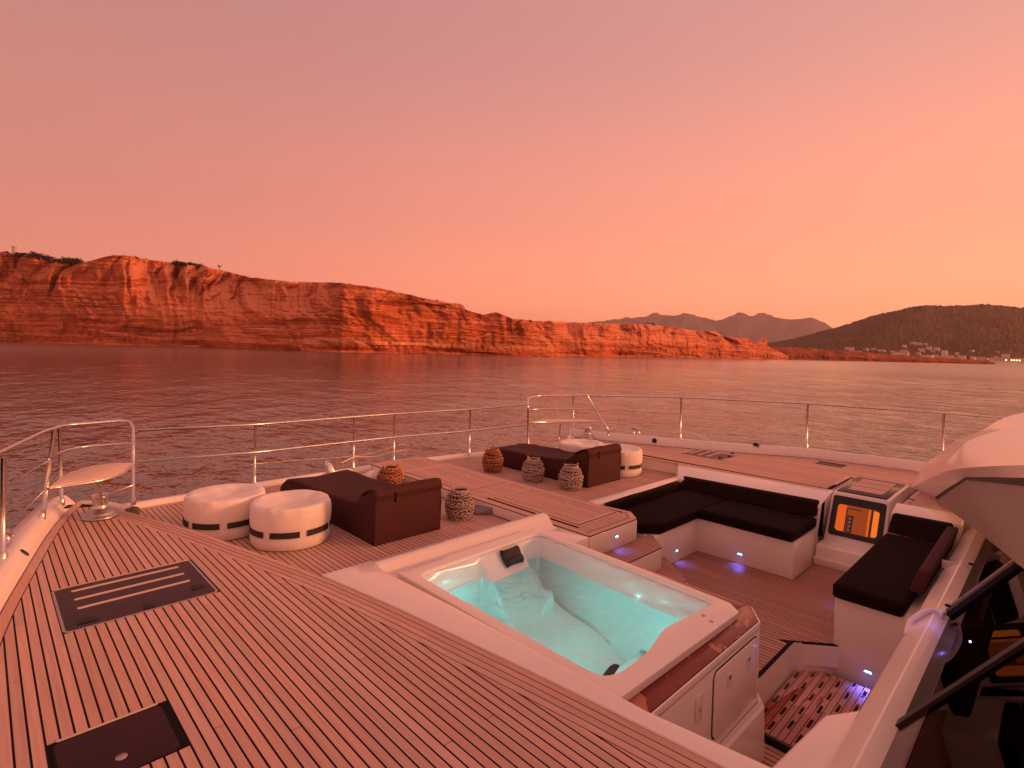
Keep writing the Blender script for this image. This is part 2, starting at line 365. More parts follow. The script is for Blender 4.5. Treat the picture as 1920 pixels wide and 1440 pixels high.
# ================================================================ SEA AND LAND
WZ = -2.8
def make_sea():
    nr, na = 560, 760
    r = np.concatenate([np.geomspace(1.0, 9, 8), np.linspace(9.5, 150, 420), np.geomspace(150.6, 14000, nr-428)])
    a = np.linspace(0, 2*np.pi, na, endpoint=False)
    RR, AA = np.meshgrid(r, a, indexing='ij'); X = RR*np.cos(AA); Y = RR*np.sin(AA)
    z = np.zeros_like(X)
    fade = np.clip((330-RR)/190, 0, 1)*sstep(6, 9, RR)
    for (wl, amp, ang) in ((5.2, .022, -2.2), (3.4, .022, -1.8), (2.2, .024, -2.5), (1.4, .022, -1.5)):
        c, s = math.cos(ang), math.sin(ang)
        u = (X*c+Y*s)/wl; v = (-X*s+Y*c)/wl
        z += amp*(1-2*np.abs(vnoise(u*1.0+3*wl, v*.34+wl)))*fade
    z += .035*fbm(X*.16, Y*.16, 2)*fade
    v = np.stack([X, Y, z+WZ], -1).reshape(-1, 3)
    i = np.arange(len(r)-1)[:, None]*na; k = np.arange(na)[None, :]; k2 = (k+1) % na
    F = np.stack([i+k, i+na+k, i+na+k2, i+k2], -1).reshape(-1, 4)
    me = bpy.data.meshes.new('sea'); me.vertices.add(len(v)+1); me.vertices.foreach_set('co', np.concatenate([v, [[0, 0, WZ]]]).ravel())
    nf = len(F); T = np.stack([np.full(na, len(v)), np.arange(na), (np.arange(na)+1) % na], -1)
    loops = np.concatenate([F.ravel(), T.ravel()]); me.loops.add(len(loops)); me.loops.foreach_set('vertex_index', loops)
    me.polygons.add(nf+na); st = np.concatenate([np.arange(nf)*4, nf*4+np.arange(na)*3]); me.polygons.foreach_set('loop_start', st)
    me.polygons.foreach_set('use_smooth', np.ones(nf+na, bool)); me.update(calc_edges=True); me.validate()
    m = bpy.data.materials.new('sea_water'); m.use_nodes = True; N = m.node_tree.nodes; L = m.node_tree.links
    p = N['Principled BSDF']; p.inputs['Base Color'].default_value = (.030, .010, .009, 1); p.inputs['Roughness'].default_value = .06; p.inputs['IOR'].default_value = 3.0
    tc = N.new('ShaderNodeTexCoord'); acc = None
    for sc_, st_, w, rot in (((.95, 1.7, 1), 3, .40, 40), ((.22, .36, 1), 2, .60, 52), ((2.6, 4.4, 1), 3, .07, 30)):
        mp = N.new('ShaderNodeMapping'); mp.inputs['Scale'].default_value = sc_; mp.inputs['Rotation'].default_value = (0, 0, R(rot))
        L.new(tc.outputs['Object'], mp.inputs[0]); nz = N.new('ShaderNodeTexNoise'); nz.inputs['Scale'].default_value = 1; nz.inputs['Detail'].default_value = st_; nz.inputs['Roughness'].default_value = .5
        L.new(mp.outputs[0], nz.inputs[0]); ml = N.new('ShaderNodeMath'); ml.operation = 'MULTIPLY'; L.new(nz.outputs['Fac'], ml.inputs[0]); ml.inputs[1].default_value = w
        if acc is None: acc = ml.outputs[0]
        else:
            aa = N.new('ShaderNodeMath'); L.new(acc, aa.inputs[0]); L.new(ml.outputs[0], aa.inputs[1]); acc = aa.outputs[0]
    b = N.new('ShaderNodeBump'); b.inputs['Strength'].default_value = .8; b.inputs['Distance'].default_value = .40; L.new(acc, b.inputs['Height']); L.new(b.outputs[0], p.inputs['Normal'])
    # reflectance rises towards grazing view; the body below is dark
    N.remove(p); df = N.new('ShaderNodeBsdfDiffuse'); df.inputs[0].default_value = (.022, .008, .008, 1); gy = N.new('ShaderNodeBsdfGlossy'); gy.inputs['Roughness'].default_value = .11
    # short chop is resolved near the boat; far out it averages into a rougher sheen
    ln = N.new('ShaderNodeVectorMath'); ln.operation = 'LENGTH'; L.new(tc.outputs['Object'], ln.inputs[0])
    far = N.new('ShaderNodeMapRange'); far.interpolation_type = 'SMOOTHSTEP'; L.new(ln.outputs['Value'], far.inputs[0])
    for q_, v_ in zip((1, 2, 3, 4), (22, 190, .38, .085)): far.inputs[q_].default_value = v_
    L.new(far.outputs[0], b.inputs['Distance'])
    fr2 = N.new('ShaderNodeMapRange'); fr2.interpolation_type = 'SMOOTHSTEP'; L.new(ln.outputs['Value'], fr2.inputs[0])
    for q_, v_ in zip((1, 2, 3, 4), (25, 260, .09, .18)): fr2.inputs[q_].default_value = v_
    L.new(fr2.outputs[0], gy.inputs['Roughness'])
    lw = N.new('ShaderNodeLayerWeight'); lw.inputs['Blend'].default_value = .5; L.new(b.outputs[0], lw.inputs['Normal']); L.new(b.outputs[0], gy.inputs['Normal'])
    pw_ = N.new('ShaderNodeMath'); pw_.operation = 'POWER'; L.new(lw.outputs['Facing'], pw_.inputs[0]); pw_.inputs[1].default_value = 2.9
    mxs = N.new('ShaderNodeMixShader'); L.new(pw_.outputs[0], mxs.inputs[0]); L.new(df.outputs[0], mxs.inputs[1]); L.new(gy.outputs[0], mxs.inputs[2])
    L.new(mxs.outputs[0], N['Material Output'].inputs[0])
    me.materials.append(m); o = bpy.data.objects.new('sea', me); COL.objects.link(o); structure(o, 'rippled sea between the yacht and the cliffs', 'sea'); return o
make_sea()

def rock_material():
    m = bpy.data.materials.new('red_rock'); m.use_nodes = True; N = m.node_tree.nodes; L = m.node_tree.links; p = N['Principled BSDF']
    p.inputs['Roughness'].default_value = .9; p.inputs['Specular IOR Level'].default_value = .15
    tc = N.new('ShaderNodeTexCoord')
    def noise(scale, s, d, dist=0):
        mp = N.new('ShaderNodeMapping'); mp.inputs['Scale'].default_value = scale; mp.inputs['Rotation'].default_value = (R(1.5), R(3.5), 0); L.new(tc.outputs['Object'], mp.inputs[0])
        n = N.new('ShaderNodeTexNoise'); n.inputs['Scale'].default_value = s; n.inputs['Detail'].default_value = d; n.inputs['Roughness'].default_value = .62; n.inputs['Distortion'].default_value = dist; L.new(mp.outputs[0], n.inputs[0]); return n.outputs['Fac']
    beds = noise((.006, .006, .26), 1, 4, .3); thin = noise((.02, .02, 1.25), 1, 5, .4); blot = noise((.05, .05, .09), 1, 6, .5); fine = noise((.5, .5, 1.4), 1, 6)
    r = N.new('ShaderNodeValToRGB'); e = r.color_ramp.elements; r.color_ramp.interpolation = 'LINEAR'
    cols = [(.34, (.42, .080, .033)), (.42, (.68, .175, .070)), (.47, (.50, .105, .042)), (.515, (.86, .32, .155)), (.56, (.58, .13, .050)), (.62, (.92, .43, .24))]
    while len(e) < len(cols): e.new(.5)
    for el, (q, c) in zip(e, cols): el.position = q; el.color = (*c, 1)
    bsum = N.new('ShaderNodeMath'); bsum.operation = 'MULTIPLY_ADD'; L.new(thin, bsum.inputs[0]); bsum.inputs[1].default_value = .42
    bm_ = N.new('ShaderNodeMath'); bm_.operation = 'MULTIPLY_ADD'; L.new(beds, bm_.inputs[0]); bm_.inputs[1].default_value = .75; bm_.inputs[2].default_value = -.085; L.new(bm_.outputs[0], bsum.inputs[2])
    L.new(bsum.outputs[0], r.inputs[0])
    r2 = N.new('ShaderNodeValToRGB'); r2.color_ramp.elements[0].position = .32; r2.color_ramp.elements[0].color = (.55, .48, .45, 1); r2.color_ramp.elements[1].position = .68; r2.color_ramp.elements[1].color = (1.15, 1.1, 1.05, 1); L.new(blot, r2.inputs[0])
    mx = N.new('ShaderNodeMix'); mx.data_type = 'RGBA'; mx.blend_type = 'MULTIPLY'; mx.inputs[0].default_value = 1; L.new(r.outputs[0], mx.inputs[6]); L.new(r2.outputs[0], mx.inputs[7])
    ge = N.new('ShaderNodeNewGeometry'); sn = N.new('ShaderNodeSeparateXYZ'); L.new(ge.outputs['Normal'], sn.inputs[0])
    up = N.new('ShaderNodeMapRange'); up.inputs[1].default_value = .38; up.inputs[2].default_value = .80; up.inputs[3].default_value = 0; up.inputs[4].default_value = .75; L.new(sn.outputs[2], up.inputs[0])
    mu2 = N.new('ShaderNodeMix'); mu2.data_type = 'RGBA'; L.new(up.outputs[0], mu2.inputs[0]); L.new(mx.outputs[2], mu2.inputs[6]); mu2.inputs[7].default_value = (.78, .30, .15, 1)   # dusty soil on the gentler slopes
    L.new(mu2.outputs[2], p.inputs['Base Color'])
    ad1 = N.new('ShaderNodeMath'); ad1.operation = 'MULTIPLY_ADD'; L.new(thin, ad1.inputs[0]); ad1.inputs[1].default_value = 1.6; L.new(fine, ad1.inputs[2])
    b = N.new('ShaderNodeBump'); b.inputs['Strength'].default_value = 1.0; b.inputs['Distance'].default_value = 1.1; L.new(ad1.outputs[0], b.inputs['Height']); L.new(b.outputs[0], p.inputs['Normal'])
    return m
ROCK = rock_material()
EYE = Vector((0, 0, 2))
def coast(name, base, ridge, nu, nv, lab, relief=1.0, ledge=1.0, extra=None, slope=.70, mat=None):
    base = np.array(base); ridge = np.array(ridge)          # world points along the waterline and along the crest line
    def along(P, n):
        d = np.concatenate([[0], np.cumsum(np.linalg.norm(np.diff(P[:, :2], axis=0), axis=1))])
        return np.stack([np.interp(np.linspace(0, d[-1], n), d, P[:, c]) for c in range(3)], 1), np.linspace(0, d[-1], n)
    B, su = along(base, nu)
    PX = (960+1020*np.tan(R(-44.5)-np.arctan2(B[:, 1], B[:, 0])))[:, None]   # bearing along the coast
    az = np.arctan2(B[:, 1], B[:, 0]); raz = np.arctan2(ridge[:, 1], ridge[:, 0]); rel = (ridge[:, 2]-2)/np.hypot(ridge[:, 0], ridge[:, 1])
    o = np.argsort(raz); tanel = np.interp(az, raz[o], rel[o])
    e = B[:, :2]/np.linalg.norm(B[:, :2], axis=1)[:, None]; rb = np.linalg.norm(B[:, :2], axis=1)
    tanel = tanel+.0004*fbm(su/3.0, su*0, 3)*relief
    H = np.maximum(tanel*(rb+25)+2-WZ, .6)
    t = np.linspace(0, 1, nv)[None, :]; S = su[:, None]
    Hc = H[:, None]
    soft = (sstep(225, 300, PX)*(1-sstep(600, 645, PX))+sstep(975, 1010, PX))*np.ones_like(t) if nv > 50 else np.ones_like(t*PX)*.7
    top = sstep(.30, .95, t+.0*PX)
    wx = S+11*fbm(S/45, t*1.5, 3); lean = t*Hc
    gul = np.abs(vnoise((wx+lean*.55)/31, t*.35+.3)); gul2 = np.abs(vnoise((wx-lean*.4)/11, t*.7+5)); big = vnoise(S/85, t*.3+2); gul3 = np.abs(vnoise((wx+lean*.2)/4.6, t*1.2+9))
    set_ = Hc*(.10*t+(.26+slope*1.75*soft)*np.clip(t-.36+.08*big, 0, 1)**1.25)
    tri = lambda p: 1-2*np.abs(p-np.floor(p)-.5)
    ph1 = (wx+lean*.75)/29+.9*fbm(S/70, t*.3+4, 2); ph2 = (wx-lean*.35)/10.5+.8*fbm(S/26, t*.6+7, 2)
    set_ = set_-Hc*relief*((.02+.36*top*(.04+.96*soft))*(tri(ph1)**.8-.5)+(.025+.11*top*(.08+.92*soft))*(tri(ph2)-.5))
    set_ = set_+Hc*relief*((.42-gul)*(.08+.40*top*(.12+.88*soft))+(.25-gul2)*(.08+.22*top)+(.2-gul3)*.07*(.5+top))
    set_ = set_+big*Hc*.30*relief
    if nv > 50:
        set_ = set_+5*(sstep(530, 590, PX)*(1-sstep(615, 645, PX)))*(1-.3*t)+9*(sstep(981, 1000, PX)*(1-sstep(1060, 1120, PX)))*(1-.3*t)
        set_ = set_+9*(sstep(405, 425, PX)*(1-sstep(430, 470, PX)))*top+8*(sstep(1130, 1150, PX)*(1-sstep(1160, 1190, PX)))+7*(sstep(1352, 1358, PX)*(1-sstep(1365, 1400, PX)))
    zz = t*Hc; bed = (zz+.05*S+2.2*fbm(S/38, zz/9, 3))
    mod = .35+.9*np.clip(.5+.9*vnoise(S/24, zz/5.5+3), 0, 1.2)
    for per, amp in ((7.3, 1.35), (3.1, .6), (1.25, .22)):
        q = bed/per; fr = q-np.floor(q); hard = .4+.8*((_perm[(np.floor(q).astype(int)*7) & 511] % 100)/100)
        set_ = set_+ledge*amp*mod*hard*(sstep(.0, .85, fr)-1.0*sstep(.85, 1, fr)-.3)*(1-.8*top*soft)
    vert = vnoise(S/2.6, zz/11); set_ = set_+ledge*.7*vert*(1-.5*top)+.45*fbm(S/1.6, zz/1.6, 3)
    notch = np.exp(-((zz-1.3)/1.1)**2)*2.2*np.clip(vnoise(S/11, t*0)+.15, 0, 1); set_ = set_+notch*ledge
    set_ = set_-set_[:, :1]*.6*(1-t)
    if extra: set_ = set_+extra(S, t, Hc)
    rad = rb[:, None]+set_
    z_top = tanel*rad[:, -1]+2; z = WZ-.4+t**.93*(z_top-WZ+.4)[:, None]
    rows_x = [rad*e[:, :1]]; rows_y = [rad*e[:, 1:]]; rows_z = [z]
    back = np.array([[3, 9, 22, 50, 95, 150]]); rr = rad[:, -1:]+back
    zb = z[:, -1:]-.014*back-back*back*.0006+.5*fbm(S/9+back, back/9, 3)
    rows_x.append(rr*e[:, :1]); rows_y.append(rr*e[:, 1:]); rows_z.append(np.maximum(zb, WZ-1))
    X = np.concatenate(rows_x, 1); Y = np.concatenate(rows_y, 1); Z = np.concatenate(rows_z, 1); n2 = X.shape[1]
    v = np.stack([X, Y, Z], -1).reshape(-1, 3)
    i = np.arange(nu-1)[:, None]*n2; k = np.arange(n2-1)[None, :]
    F = np.stack([i+k, i+n2+k, i+n2+k+1, i+k+1], -1).reshape(-1, 4)
    me = bpy.data.meshes.new(name); me.from_pydata(v.tolist(), [], F.tolist()); me.polygons.foreach_set('use_smooth', np.ones(len(F), bool))
    me.materials.append(mat or ROCK); me.update(); ob = bpy.data.objects.new(name, me); COL.objects.link(ob); structure(ob, lab, 'cliff')
    return ob, np.stack([X[:, nv-1], Y[:, nv-1], Z[:, nv-1]], 1)
cliff_base = [(521.1,59.6,-5.6),(462.9,17.4,-3.9),(420.2,-8.9,-2.7),(359.9,-44.7,-1.1),(311.4,-75.4,-2.7),(269.7,-99.3,-2.5),(238.6,-116.7,-2.8),(236.1,-122.0,-2.7),(228.0,-150.3,-2.7),(202.3,-215.0,-2.8),(196.1,-264.1,-2.6),(187.6,-329.8,-2.3),(180.0,-376.1,-1.8),(164.9,-445.7,-3.1),(159.4,-474.1,-2.8)]
cliff_ridge = [(475.5,54.5,49.4),(438.3,16.7,48.8),(413.5,-8.5,46.2),(401.1,-21.1,44.9),(392.8,-29.5,42.5),(382.4,-40.0,41.7),(375.3,-47.3,44.4),(369.8,-53.0,46.6),(364.0,-58.9,46.6),(355.7,-67.3,44.5),(345.4,-77.8,43.1),(335.0,-88.3,41.5),(324.6,-98.8,38.9),(316.3,-107.2,36.3),(301.8,-121.9,34.5),(291.5,-132.4,34.5),(281.2,-142.9,34.6),(268.7,-155.5,32.7),(256.2,-168.1,29.4),(243.8,-180.7,26.0),(233.8,-190.8,24.0),(232.9,-191.6,21.7),(226.0,-198.6,19.0),(220.9,-203.8,20.7),(214.6,-210.1,17.4),(206.3,-218.5,16.5),(185.7,-239.5,16.1),(177.4,-247.9,15.9),(161.0,-264.7,16.2),(146.4,-279.4,13.8),(134.0,-292.0,12.8),(133.1,-292.8,10.4),(123.2,-302.9,9.9),(121.9,-304.2,7.6),(119.8,-306.3,7.4),(117.9,-308.4,9.8),(116.0,-310.3,10.2),(115.2,-310.9,5.5),(107.3,-318.9,0.5)]
_, crest = coast('cliff', cliff_base, cliff_ridge, 1150, 110, 'layered red cliff along the far shore', 1.0, 1.0)
def land_material(name, c1, c2, sc, bump):
    m = material(name, c1, .95, col2=c2, vscale=(sc, sc, sc), spec=.1, detail=6)
    N = m.node_tree.nodes; L = m.node_tree.links; p = N['Principled BSDF']
    tc = N.new('ShaderNodeTexCoord'); nz = N.new('ShaderNodeTexNoise'); nz.inputs['Scale'].default_value = sc*6; nz.inputs['Detail'].default_value = 6; L.new(tc.outputs['Object'], nz.inputs[0])
    b = N.new('ShaderNodeBump'); b.inputs['Strength'].default_value = 1; b.inputs['Distance'].default_value = bump; L.new(nz.outputs['Fac'], b.inputs['Height']); L.new(b.outputs[0], p.inputs['Normal']); return m
spit_base = [(178.0,-463.8,-3.5),(163.0,-487.5,-2.9),(140.3,-522.1,-2.5),(110.5,-566.6,-2.8),(79.1,-610.0,-2.6),(49.8,-648.4,-2.5),(44.5,-655.2,-2.7)]
spit_ridge = [(185.4,-482.2,6.4),(177.3,-490.4,7.2),(164.4,-503.5,7.7),(148.2,-520.0,6.4),(128.8,-539.7,5.3),(109.4,-559.4,3.7),(89.9,-579.2,2.6),(70.5,-598.9,1.5),(57.6,-612.1,1.0),(47.9,-621.9,0.5),(42.6,-627.2,-1.6)]
coast('headland', spit_base, spit_ridge, 420, 26, 'low red rocky headland running out below the wooded hill', .9, .35, slope=2.2, mat=land_material('headland_rock', (.42, .12, .055), (.13, .045, .024), .09, 1.2))

def hill(name, ridge, base_z, front, mat, nu, nv, rough, lab, canopy=0):
    P = np.array(ridge); rad = np.hypot(P[:, 0], P[:, 1]); az = np.arctan2(P[:, 1], P[:, 0]); rel = (P[:, 2]-2)/rad
    A = np.linspace(az[0], az[-1], nu); o = np.argsort(az); T = np.interp(A, az[o], rel[o]); Rr = np.interp(A, az[o], rad[o])
    s = A*Rr.mean()
    t = np.linspace(-1, 1.0, nv)[None, :]       # -1 foot towards the sea, 0 crest, 1 foot behind
    prof = np.where(t < 0, 1-np.abs(t)**1.25, 1-np.abs(t)**1.6)
    rr = Rr[:, None]+t*front
    H = (T*Rr+2-base_z)[:, None]
    n = fbm(s[:, None]/(front*.28)+t, t*2.2+s[:, None]*.0003, 5)
    z = base_z+H*np.clip(prof, 0, 1)*(1+rough*n*(1-np.clip(1-np.abs(t)*5, 0, 1)))
    if canopy: z = z+canopy*np.abs(fbm(s[:, None]/9+t*3, rr/9, 3))*np.clip(prof*8, 0, 1)
    z = z-np.clip(np.abs(t)-.97, 0, 1)*500
    X = rr*np.cos(A)[:, None]; Y = rr*np.sin(A)[:, None]
    v = np.stack([X, Y, z], -1).reshape(-1, 3); i = np.arange(nu-1)[:, None]*nv; k = np.arange(nv-1)[None, :]
    F = np.stack([i+k, i+nv+k, i+nv+k+1, i+k+1], -1).reshape(-1, 4)
    me = bpy.data.meshes.new(name); me.from_pydata(v.tolist(), [], F.tolist()); me.polygons.foreach_set('use_smooth', np.ones(len(F), bool)); me.materials.append(mat); me.update()
    ob = bpy.data.objects.new(name, me); COL.objects.link(ob); structure(ob, lab, 'hill'); return ob, (A, Rr, H[:, 0], front)
FAR = land_material('far_slope', (.16, .085, .085), (.12, .065, .065), .004, 12)
WOOD = land_material('woodland', (.150, .085, .030), (.060, .036, .014), .011, 7)
hill('far_mountains', [(4904.8,-5856.3,91.6),(4782.0,-5988.0,334.7),(4653.0,-6120.6,384.3),(4575.2,-6200.3,402.1),(4496.7,-6280.0,397.6),(4417.2,-6359.9,363.3),(4360.1,-6418.4,372.9),(4262.4,-6519.1,421.3),(4159.4,-6625.2,469.9),(3951.4,-6837.7,500.0),(3862.0,-6928.2,481.0),(3758.4,-7034.4,507.2),(3653.5,-7140.7,496.2),(3532.1,-7263.2,456.0),(3442.4,-7353.7,429.5),(3339.7,-7459.8,485.6),(3220.2,-7581.9,505.0),(3114.2,-7688.5,456.7),(2984.4,-7821.3,483.9),(2854.9,-7954.0,518.6),(2734.0,-8076.4,493.3),(2619.4,-8193.3,505.0),(2505.1,-8310.2,524.2),(2382.7,-8432.8,454.2),(2269.8,-8545.0,354.1),(2034.9,-8779.7,198.8)], -5, 1500, FAR, 420, 30, .25, 'hazy row of mountains on the horizon')
_, HILL = hill('wooded_hill', [(859.0,-1836.5,-21.5),(782.0,-1916.0,18.6),(691.2,-2008.9,40.7),(652.5,-2048.7,55.2),(594.6,-2108.4,81.5),(523.8,-2181.3,114.0),(472.5,-2234.3,142.0),(394.8,-2313.9,165.4),(349.5,-2360.4,176.5),(290.8,-2420.2,178.6),(199.7,-2513.2,189.5),(134.2,-2579.7,184.5),(55.5,-2659.5,172.5),(-62.9,-2779.2,147.1),(-260.6,-2978.9,89.3)], -3.5, 760, WOOD, 520, 150, .10, 'dark wooded hill above the village', 6)

# scrub on the cliff crest, a small tower, a bare tree
SCRUB = material('scrub_leaves', (.060, .030, .014), .9, col2=(.022, .012, .007), vscale=(1.5, 1.5, 1.5), rand=.3, island=True)
def leaf_cloud(n, sx, sy, sz, s, seed):
    rs = np.random.RandomState(seed); v, f = [], []
    for _ in range(n):
        a = rs.uniform(0, 2*math.pi); q = rs.uniform(0, 1)**.5; h = rs.uniform(0, 1)**1.6; k = (1-h*h)**.5
        p = np.array([sx*q*k*math.cos(a), sy*q*k*math.sin(a), sz*h*rs.uniform(.6, 1)])
        d1 = rs.normal(size=3); d1 /= np.linalg.norm(d1); d2 = np.cross(d1, rs.normal(size=3)); d2 /= np.linalg.norm(d2); w = s*rs.uniform(.6, 1.3); b = len(v)
        v += [p+d1*w, p+d2*w*.7, p-d1*w, p-d2*w*.7]; f.append((b, b+1, b+2, b+3))
    return v, f
caz = np.arctan2(crest[:, 1], crest[:, 0])
def crest_at(px_az):
    i = int(np.argmin(np.abs(caz-px_az))); return Vector(crest[i])
v, f = [], []
for (x0, x1, h, n) in ((-140, 10, 3.2, 26), (28, 52, 3.6, 8), (56, 150, 4.4, 46), (240, 275, 1.6, 6), (326, 378, 3.6, 22), (815, 822, 1.5, 2), (1010, 1030, 1.2, 3), (1203, 1224, 2.0, 6), (960, 1000, 1.0, 5)):
    for k in range(n):
        px = random.uniform(x0, x1); az_ = R(-44.5)-math.atan((px-960)/1020)
        c = crest_at(az_)*1.0; hh = h*random.uniform(.45, 1)*(1 if n > 5 else 1); out = Vector((c.x, c.y, 0)).normalized()*random.uniform(1, 6)
        lv, lf = leaf_cloud(130, hh*.95, hh*.95, hh*.9, .42, random.randint(0, 9999)); b = len(v)
        v += [tuple(Vector(q)+c+out*.6-Vector((0, 0, .7))) for q in lv]; f += [tuple(b+t for t in q) for q in lf]
o = mesh_obj('cliff_scrub', v, f, SCRUB); o['kind'] = 'stuff'; o['label'] = 'dark scrub growing along the crest of the red cliff'; o['category'] = 'scrub'
STONE = material('pale_stone', (.55, .40, .33), .8, bump=.2, col2=(.45, .32, .26))
c = crest_at(R(-44.5)-math.atan((25-960)/1020))
t = thing('watch_tower', 'small pale stone tower on the cliff top', 'tower', c)
prism('shaft', [(1.0*math.cos(a), 1.0*math.sin(a)) for a in np.linspace(0, 2*math.pi, 10, endpoint=False)], -1, 3.6, STONE, t)
prism('parapet', [(1.25*math.cos(a), 1.25*math.sin(a)) for a in np.linspace(0, 2*math.pi, 10, endpoint=False)], 3.6, 4.2, STONE, t)
BARK = material('bark', (.10, .05, .035), .9)
c = crest_at(R(-44.5)-math.atan((409-960)/1020))
t = thing('bare_tree', 'thin leafless tree standing alone on the cliff top', 'tree', c)
tube('trunk', [(0, 0, -.6), (.1, 0, 1.0), (.05, .1, 2.2)], [.16, .12, .07], BARK, t, 6)
v, f = [], []
for k in range(26):
    a = random.uniform(0, 6.28); q = random.uniform(.5, 2.0); tube_data([(.05, .05, random.uniform(.7, 2.1)), (q*.5*math.cos(a), q*.5*math.sin(a), random.uniform(1.6, 2.6)), (q*math.cos(a), q*math.sin(a), random.uniform(2.0, 3.6))], [.06, .045, .02], 4, v, f)
mesh_obj('crown', v, f, BARK, t)
v, f = [], []
for k in range(9):
    s = random.uniform(.5, 1.4); px = random.uniform(-1, 1); bm = bmesh.new(); bmesh.ops.create_icosphere(bm, subdivisions=2, radius=1)
    b = len(v); sc3 = (s*1.6, s*1.5, s*.55)
    for q in bm.verts:
        d = 1+.35*float(fbm(np.array([q.co.x*2+k*7]), np.array([q.co.y*2+q.co.z*3]), 3)[0]); v.append((q.co.x*sc3[0]*d+px*5, q.co.y*sc3[1]*d+random.uniform(-.02, .02)+k*.3-1, q.co.z*sc3[2]*d))
    f += [tuple(b+q.index for q in fc.verts) for fc in bm.faces]; bm.free()
p = (186.413,-206.871,-2.895); rk = mesh_obj('sea_rock', v, f, ROCK, smooth=False, loc=(p[0], p[1], WZ+.1)); rk.rotation_euler = (0, 0, .8)
tag(rk, 'dark low rock in the water at the foot of the red cliff', 'rock')

# village under the hill
HW = material('village_wall', (.78, .60, .52), .85, rand=.3); HR = material('village_roof', (.36, .15, .10), .85, rand=.2)
HDK = material('village_window', (.06, .04, .04), .3); LIT = emitter('village_lights', (1.0, .55, .16), 5)
def hill_ground(az_, dist):
    A, Rr, H, fr = HILL; j = int(np.argmin(np.abs(A-az_))); t = (dist-Rr[j])/fr
    return -3.5+H[j]*max(0, 1-abs(t)**1.25)
vill = [(1535,1270,11,7,0),(1572,1300,13,5,0),(1592,1330,20,8,0),(1608,1310,14,4,0),(1622,1330,11,4,0),(1637,1340,12,4,0),(1652,1330,16,4,0),(1590,1230,22,7,1),(1681,1300,20,9,0),(1694,1310,17,11,2),(1700,1320,11,5,0),(1712,1400,15,6,0),(1727,1350,14,7,0),(1741,1370,11,6,0),(1738,1260,22,9,3),(1625,1290,9,4,0),(1770,1330,11,15,4),(1784,1330,11,4,0),(1796,1270,10,6,0),(1803,1330,14,6,0),(1824,1340,12,4,0),(1840,1270,15,8,0),(1757,1240,8,5,0),(1862,1260,16,6,0),(1885,1320,15,18,5),(1700,1230,16,3,0),(1912,1260,20,8,0)]
for _k in range(26):
    vill.append((random.choice([random.uniform(1575, 1700), random.uniform(1690, 1780), random.uniform(1740, 1915)]), random.uniform(1240, 1405), random.uniform(8, 13), random.choice((3.5, 4, 5, 6)), 0))
special = {1: 'long low red-brown building left of the village', 2: 'tall pale block at the middle of the village shore', 3: 'white gabled house close to the shore', 4: 'narrow red-brown tower house standing alone in the village', 5: 'tower block rising above the waterfront hotel'}
ORD = ['', 'second', 'third', 'fourth', 'fifth', 'sixth', 'seventh', 'eighth', 'ninth', 'tenth', 'eleventh', 'twelfth', 'thirteenth', 'fourteenth', 'fifteenth', 'sixteenth', 'seventeenth', 'eighteenth', 'nineteenth', 'twentieth', 'twenty-first', 'twenty-second', 'twenty-third', 'twenty-fourth', 'twenty-fifth', 'twenty-sixth', 'twenty-seventh', 'twenty-eighth', 'twenty-ninth', 'thirtieth']
def place(i, n):
    if i < (n+1)//2: return (ORD[i]+' from the left' if i else 'furthest left').strip()
    k = n-1-i; return (ORD[k]+' from the right' if k else 'furthest right').strip()
vill.sort(key=lambda q: q[0])
for vi, (px, D, w, h, sp) in enumerate(vill):
    az_ = R(-44.5)-math.atan((px-960)/1020); rad_ = D/math.cos(math.atan((px-960)/1020))
    gx, gy = rad_*math.cos(az_), rad_*math.sin(az_); gz = hill_ground(az_, rad_)
    t = thing('village_house', special.get(sp, ('small' if w < 12 else 'wide')+' pale house with a tiled roof, '+place(vi, len(vill))+' in the shore village'), 'house', (gx, gy, gz), az_+math.pi/2+random.uniform(-.3, .3), None if sp else 'houses of the village under the hill')
    d = w*.7
    box('wall', (-w/2, -d/2, -4), (w/2, d/2, h), HW, t)
    rh = h*.28 if sp not in (4, 5) else .8
    mesh_obj('roof', [(-w/2-.4, -d/2-.4, h+.01), (w/2+.4, -d/2-.4, h+.01), (w/2+.4, d/2+.4, h+.01), (-w/2-.4, d/2+.4, h+.01), (-w/2+w*.2, 0, h+rh), (w/2-w*.2, 0, h+rh)], [(0, 1, 5, 4), (1, 2, 5), (2, 3, 4, 5), (3, 0, 4), (3, 2, 1, 0)], HR, t)
    for k in range(max(1, int(w/5))):
        for s in (-1, 1):
            box('window', (-w/2+2.2+k*5-.7, s*d/2-.06, h*.45), (-w/2+2.2+k*5+.7, s*d/2+.06, h*.45+1.5), HDK, t)
az_ = R(-44.5)-math.atan((1888-960)/1020); rad_ = 1240/math.cos(math.atan((1888-960)/1020))
t = thing('waterfront_hotel', 'long waterfront hotel with a row of lit windows at the right end of the village', 'hotel', (rad_*math.cos(az_), rad_*math.sin(az_), -3), az_+math.pi/2)
box('wall', (-32, -6, -2), (30, 6, 8), HW, t); box('annex', (-46, -5, -2), (-32.2, 5, 5.5), HW, t); box('roof', (-32.6, -6.6, 8.01), (30.6, 6.6, 8.8), HR, t); box('stair_tower', (14, -4, 8.8), (23, 4, 12), HW, t)
for k in range(11):
    box('window', (-27+k*4.6, 5.9, 2.2), (-24.6+k*4.6, 6.12, 4.4), LIT if k in (1, 2, 3, 4, 6) else HDK, t); box('window', (-27+k*4.6, -6.12, 2.2), (-24.6+k*4.6, -5.9, 4.4), LIT if k in (1, 2, 3, 4, 6) else HDK, t)
